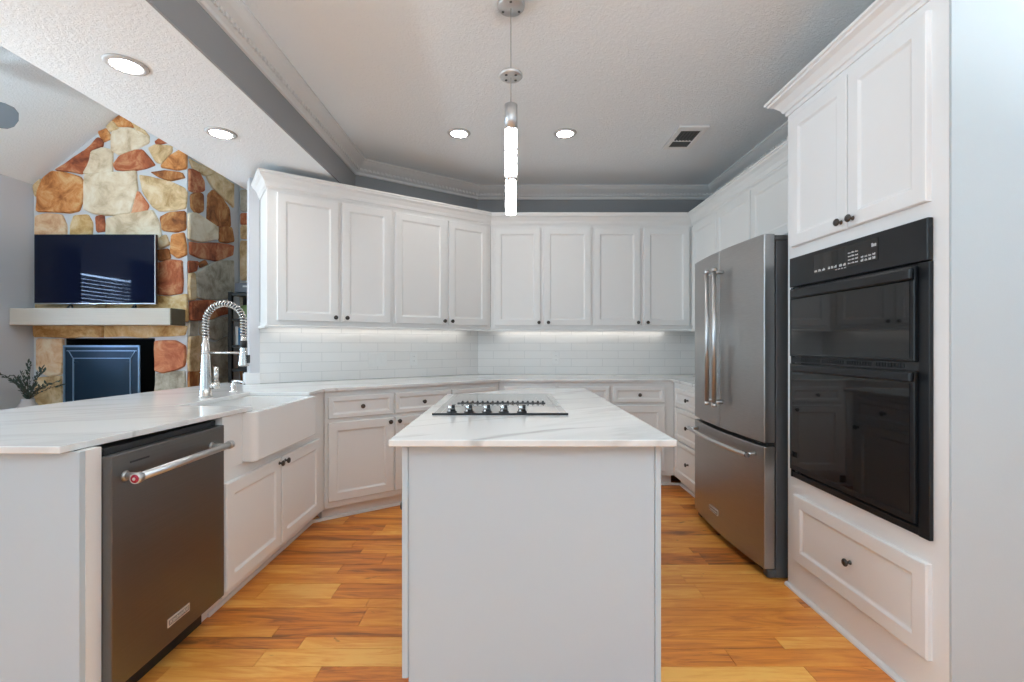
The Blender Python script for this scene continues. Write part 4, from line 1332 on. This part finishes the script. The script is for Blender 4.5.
# doors along both long sides
hl = thing('tmp', None, None)
def side_doors(left):
    piv = Vector((-0.322, 2.70 - 1.483, 0)) if left else Vector((0.470, 1.53 - 1.483, 0))
    rot = Matrix.Translation(piv) @ Matrix.Rotation(-PI/2 if left else PI/2, 4, 'Z')
    L = 1.17 if left else 1.56
    k = 3
    for i in range(k):
        a_, b_ = L*i/k + 0.012, L*(i+1)/k - 0.012
        for nm, z0_, z1_, f_ in (('drawer', 0.715, 0.865, 0.03), ('door', 0.145, 0.70, 0.055)):
            mb = MB(); door_mesh(mb, a_, b_, z0_, z1_, 0, 0.015, f_)
            mb.v = [rot @ v for v in mb.v]
            o = mb.build(nm, 'cab', isl)
            kx, kz = ((a_+b_)/2, (z0_+z1_)/2) if nm == 'drawer' else (b_-0.03, 0.67)
            kn = knob(o, 0, 0, 0)
            kn.location = rot @ Vector((kx, -0.0145, kz)); kn.rotation_euler = (0, 0, -PI/2 if left else PI/2)
bpy.data.objects.remove(hl)
side_doors(True); side_doors(False)
mb = MB(); mb.prism([(-0.375, 1.449), (0.515, 1.449), (0.505, 3.155), (0.148, 3.155), (-0.370, 2.749)], 0.8925, 0.914)
tag(mb.build('island_countertop', 'quartz', bevel=0.003), 'white veined quartz slab on the island with a clipped back corner', 'countertop')

ck = thing('cooktop', 'glass downdraft cooktop with a row of five knobs set into the island slab', 'cooktop', (-0.041, 2.35, 0.9142))
mb = MB(); mb.box(-0.281, 0.281, -0.395, 0.395, 0, 0.006); mb.build('glass', 'cooktop', ck, bevel=0.002)
mb = MB()
for (x0, x1, y0, y1) in ((-0.283, 0.283, -0.399, -0.390), ):
    mb.box(x0, x1, y0, y1, 0, 0.0085)
mb.build('front_trim', 'black', ck)
mb = MB()
for (x0, x1, y0, y1) in ((-0.25, -0.2485, -0.385, 0.385), (0.2485, 0.25, -0.385, 0.385), (-0.25, 0.25, 0.3835, 0.385)):
    mb.box(x0, x1, y0, y1, 0.006, 0.0066)
mb.build('edge_line', 'slot', ck)
mb = MB(); mb.box(-0.215, 0.213, -0.066, -0.040, 0.006, 0.010)
for i in range(17):
    x = -0.198 + i*0.0245
    mb.add([(x, -0.062, 0.0095), (x+0.014, -0.062, 0.0095), (x+0.014, -0.045, 0.0095), (x, -0.045, 0.0095), (x+0.005, -0.058, 0.0185), (x+0.011, -0.058, 0.0185), (x+0.011, -0.049, 0.0185), (x+0.005, -0.049, 0.0185)],
           [(0,3,2,1), (4,5,6,7), (0,1,5,4), (1,2,6,5), (2,3,7,6), (3,0,4,7)])
mb.build('vent_grille', 'black', ck)
for x in (-0.206, -0.133, -0.057, 0.015, 0.092):
    mb = MB(); mb.lathe([(0.022, 0.006), (0.022, 0.010), (0.018, 0.012)], 24, 1, T(x, -0.355, 0))
    mb.lathe([(0.0165, 0.011), (0.0155, 0.022)], 24, 1, T(x, -0.355, 0))
    mb.lathe([(0.0150, 0.0215), (0.0165, 0.025), (0.0165, 0.033), (0.014, 0.036), (0.0, 0.0365)], 24, 0, T(x, -0.355, 0), cap=False)
    mb.box(x+0.001, x+0.0145, -0.3735, -0.338, 0.024, 0.0385, 1); mb.box(x-0.0125, x-0.004, -0.3725, -0.366, 0.010, 0.020, 0)
    mb.build('knob', ['chrome', 'black'], ck)

# ------------------------------------------------------------------ lights, vent, outlets
def recessed(x, y, z, label, group):
    t = thing('recessed_light', label, 'ceiling light', (x, y, z-0.0005), 0, group)
    mb = MB(); mb.lathe([(0.056, -0.003), (0.060, -0.009), (0.078, -0.006), (0.083, 0.0), (0.056, 0.0)], 36, cap=False); mb.build('trim_ring', 'ring', t)
    mb = MB(); mb.lathe([(0.0, -0.0045), (0.056, -0.0045), (0.056, -0.001), (0.0, -0.001)], 36, cap=False); mb.build('lens', 'lamp', t)
G3 = 'round recessed ceiling lights'
recessed(-0.37, 3.41, 2.74, 'recessed light in the raised ceiling, between the pendant and the soffit', G3)
recessed(0.40, 3.41, 2.74, 'recessed light in the raised ceiling, between the pendant and the vent', G3)
recessed(-1.69, 2.07, 2.44, 'larger looking recessed light in the low soffit, nearest the camera', G3)
recessed(-1.685, 2.74, 2.44, 'recessed light in the low soffit above the tap and stone chimney', G3)

vt = thing('ceiling_vent', 'white ceiling air vent with dark louvre slots near the oven cabinet', 'air vent', (1.293, 3.475, 2.7395))
mb = MB()
mb.box(-0.105, 0.105, -0.19, -0.13, -0.014, 0); mb.box(-0.105, 0.105, 0.155, 0.19, -0.014, 0)
mb.box(-0.105, -0.072, -0.13, 0.155, -0.014, 0); mb.box(0.072, 0.105, -0.13, 0.155, -0.014, 0)
mb.box(-0.072, 0.072, 0.045, 0.062, -0.008, 0)
mb.build('frame', 'white', vt, bevel=0.002)
mb = MB(); mb.box(-0.073, 0.073, -0.131, 0.156, -0.002, -0.0005); mb.build('duct', 'vent_dark', vt)
for i in range(6):
    mb = MB(); x = -0.060 + i*0.024
    mb.box(-0.0075, 0.0075, -0.13, 0.045, -0.001, 0.001, 0, T(x, 0, -0.0065) @ Matrix.Rotation(math.radians(28), 4, 'Y'))
    mb.build('louver', 'louver', vt)
for i in range(4):
    mb = MB(); y_ = 0.075 + i*0.022
    mb.box(-0.071, 0.071, -0.007, 0.007, -0.001, 0.001, 0, T(0, y_, -0.0065) @ Matrix.Rotation(math.radians(-30), 4, 'X'))
    mb.build('louver', 'louver', vt)

pd = thing('pendant_light', 'slim two-part bubble crystal pendant hanging over the island', 'pendant light', (0.004, 2.11, 2.74))
mb = MB(); mb.lathe([(0.061, -0.0005), (0.061, -0.018), (0.056, -0.024), (0.0, -0.024)], 36, cap=False)
for q in range(3):
    a = q*2.1 + 0.5
    mb.lathe([(0.006, -0.026), (0.006, -0.0235)], 10, 1, T(0.042*math.cos(a), 0.042*math.sin(a), 0))
mb.build('canopy', ['satin', 'badge_ink'], pd)
mb = MB(); mb.tube([(0, 0, -0.02), (0, 0, -0.46)], 0.0016, 8); mb.build('cable', 'slot', pd)
mb = MB(); mb.lathe([(0.0, -0.318), (0.050, -0.318), (0.052, -0.322), (0.052, -0.330), (0.048, -0.334), (0.0, -0.334)], 36, cap=False)
for q in range(4):
    a = q*PI/2 + 0.8
    mb.lathe([(0.006, -0.336), (0.006, -0.3335)], 10, 1, T(0.03*math.cos(a), 0.03*math.sin(a), 0))
mb.build('ballast_disc', ['satin', 'badge_ink'], pd)
mb = MB(); mb.lathe([(0.006, -0.445), (0.010, -0.455), (0.029, -0.458), (0.029, -0.568), (0.0, -0.568)], 28, cap=False); mb.build('socket', 'satin', pd)
mb = MB(); mb.lathe([(0.0, -0.5685), (0.0275, -0.5685), (0.0275, -0.782), (0.0, -0.782)], 28, cap=False); mb.build('crystal', 'crystal', pd)
mb = MB(); mb.lathe([(0.0, -0.7825), (0.0265, -0.7825), (0.0265, -0.797), (0.0, -0.797)], 28, cap=False); mb.build('collar_ring', 'chrome', pd)
mb = MB(); mb.lathe([(0.0, -0.7975), (0.0245, -0.7975), (0.0245, -0.946), (0.0, -0.946)], 28, cap=False); mb.build('crystal', 'crystal', pd)

def outlet(x, y, z, rz, gangs, label, sw):
    t = thing('switch_plate' if sw else 'power_outlet', label, 'switch' if sw else 'outlet', (x, y, z), rz)
    w = 0.071 + 0.046*(gangs-1)
    mb = MB(); mb.box(-w/2, w/2, -0.006, 0, -0.058, 0.058); mb.build('cover_plate', 'plate', t, bevel=0.002)
    for g in range(gangs):
        cx = (g-(gangs-1)/2)*0.046
        mb = MB()
        if sw:
            mb.box(cx-0.0165, cx+0.0165, -0.0085, -0.0058, -0.033, 0.033); mb.build('rocker', 'plate', t, bevel=0.0015)
        else:
            for zz_ in (0.02, -0.02):
                mb.box(cx-0.015, cx+0.015, -0.0075, -0.0058, zz_-0.014, zz_+0.014, 0)
                mb.box(cx-0.008, cx-0.0055, -0.0079, -0.0074, zz_-0.003, zz_+0.007, 1); mb.box(cx+0.0055, cx+0.008, -0.0079, -0.0074, zz_-0.003, zz_+0.007, 1)
            mb.build('socket', ['plate', 'slot'], t)
p = up_pt(0.93, 0.3405); outlet(p.x, p.y, 1.077, A35, 3, 'wide white triple switch plate on the angled tile backsplash', True)
p = up_pt(0.601, 0.3405); outlet(p.x, p.y, 1.077, A35, 1, 'white single power outlet on the angled tile backsplash', False)
outlet(0.45, 4.6005, 1.073, 0, 1, 'white single power outlet on the back wall tile', False)

# torchiere lamps, added out of view to brighten the ceilings
def added_uplighter(x, y, zb, power, label, col):
    t = thing('added_uplighter_lamp', label, 'added fill light', (x, y, 0))
    mb = MB(); mb.lathe([(0.15, 0.001), (0.15, 0.02), (0.03, 0.035), (0.0, 0.036)], 28, cap=False); mb.build('base', 'fan_dark', t)
    mb = MB(); mb.tube([(0, 0, 0.03), (0, 0, zb)], 0.013, 12); mb.build('pole', 'fan_dark', t)
    mb = MB(); mb.lathe([(0.02, zb-0.02), (0.12, zb+0.02), (0.20, zb+0.085), (0.195, zb+0.09), (0.115, zb+0.03), (0.0, zb+0.01)], 36, cap=False); mb.build('bowl_shade', 'plate', t)
    d = bpy.data.lights.new('added_uplighter_fill', 'AREA')
    d.shape = 'DISK'; d.size = 0.30; d.energy = power; d.color = col
    o = bpy.data.objects.new('added_uplighter_fill', d)
    COL.objects.link(o); o.parent = t
    o.location = (0, 0, zb+0.075); o.rotation_euler = (PI, 0, 0)
added_uplighter(0.5, -0.8, 1.80, 125, 'unseen added uplighter in the middle of the breakfast area, brightening the ceiling', (0.82, 0.94, 1.0))
added_uplighter(2.92, 1.02, 1.72, 75, 'unseen added uplighter at the right side of the breakfast area, brightening the ceiling', (0.82, 0.94, 1.0))
added_uplighter(-3.8, 1.5, 1.50, 100, 'unseen added uplighter in the living room, brightening the vault and soffit', (0.76, 0.91, 1.0))
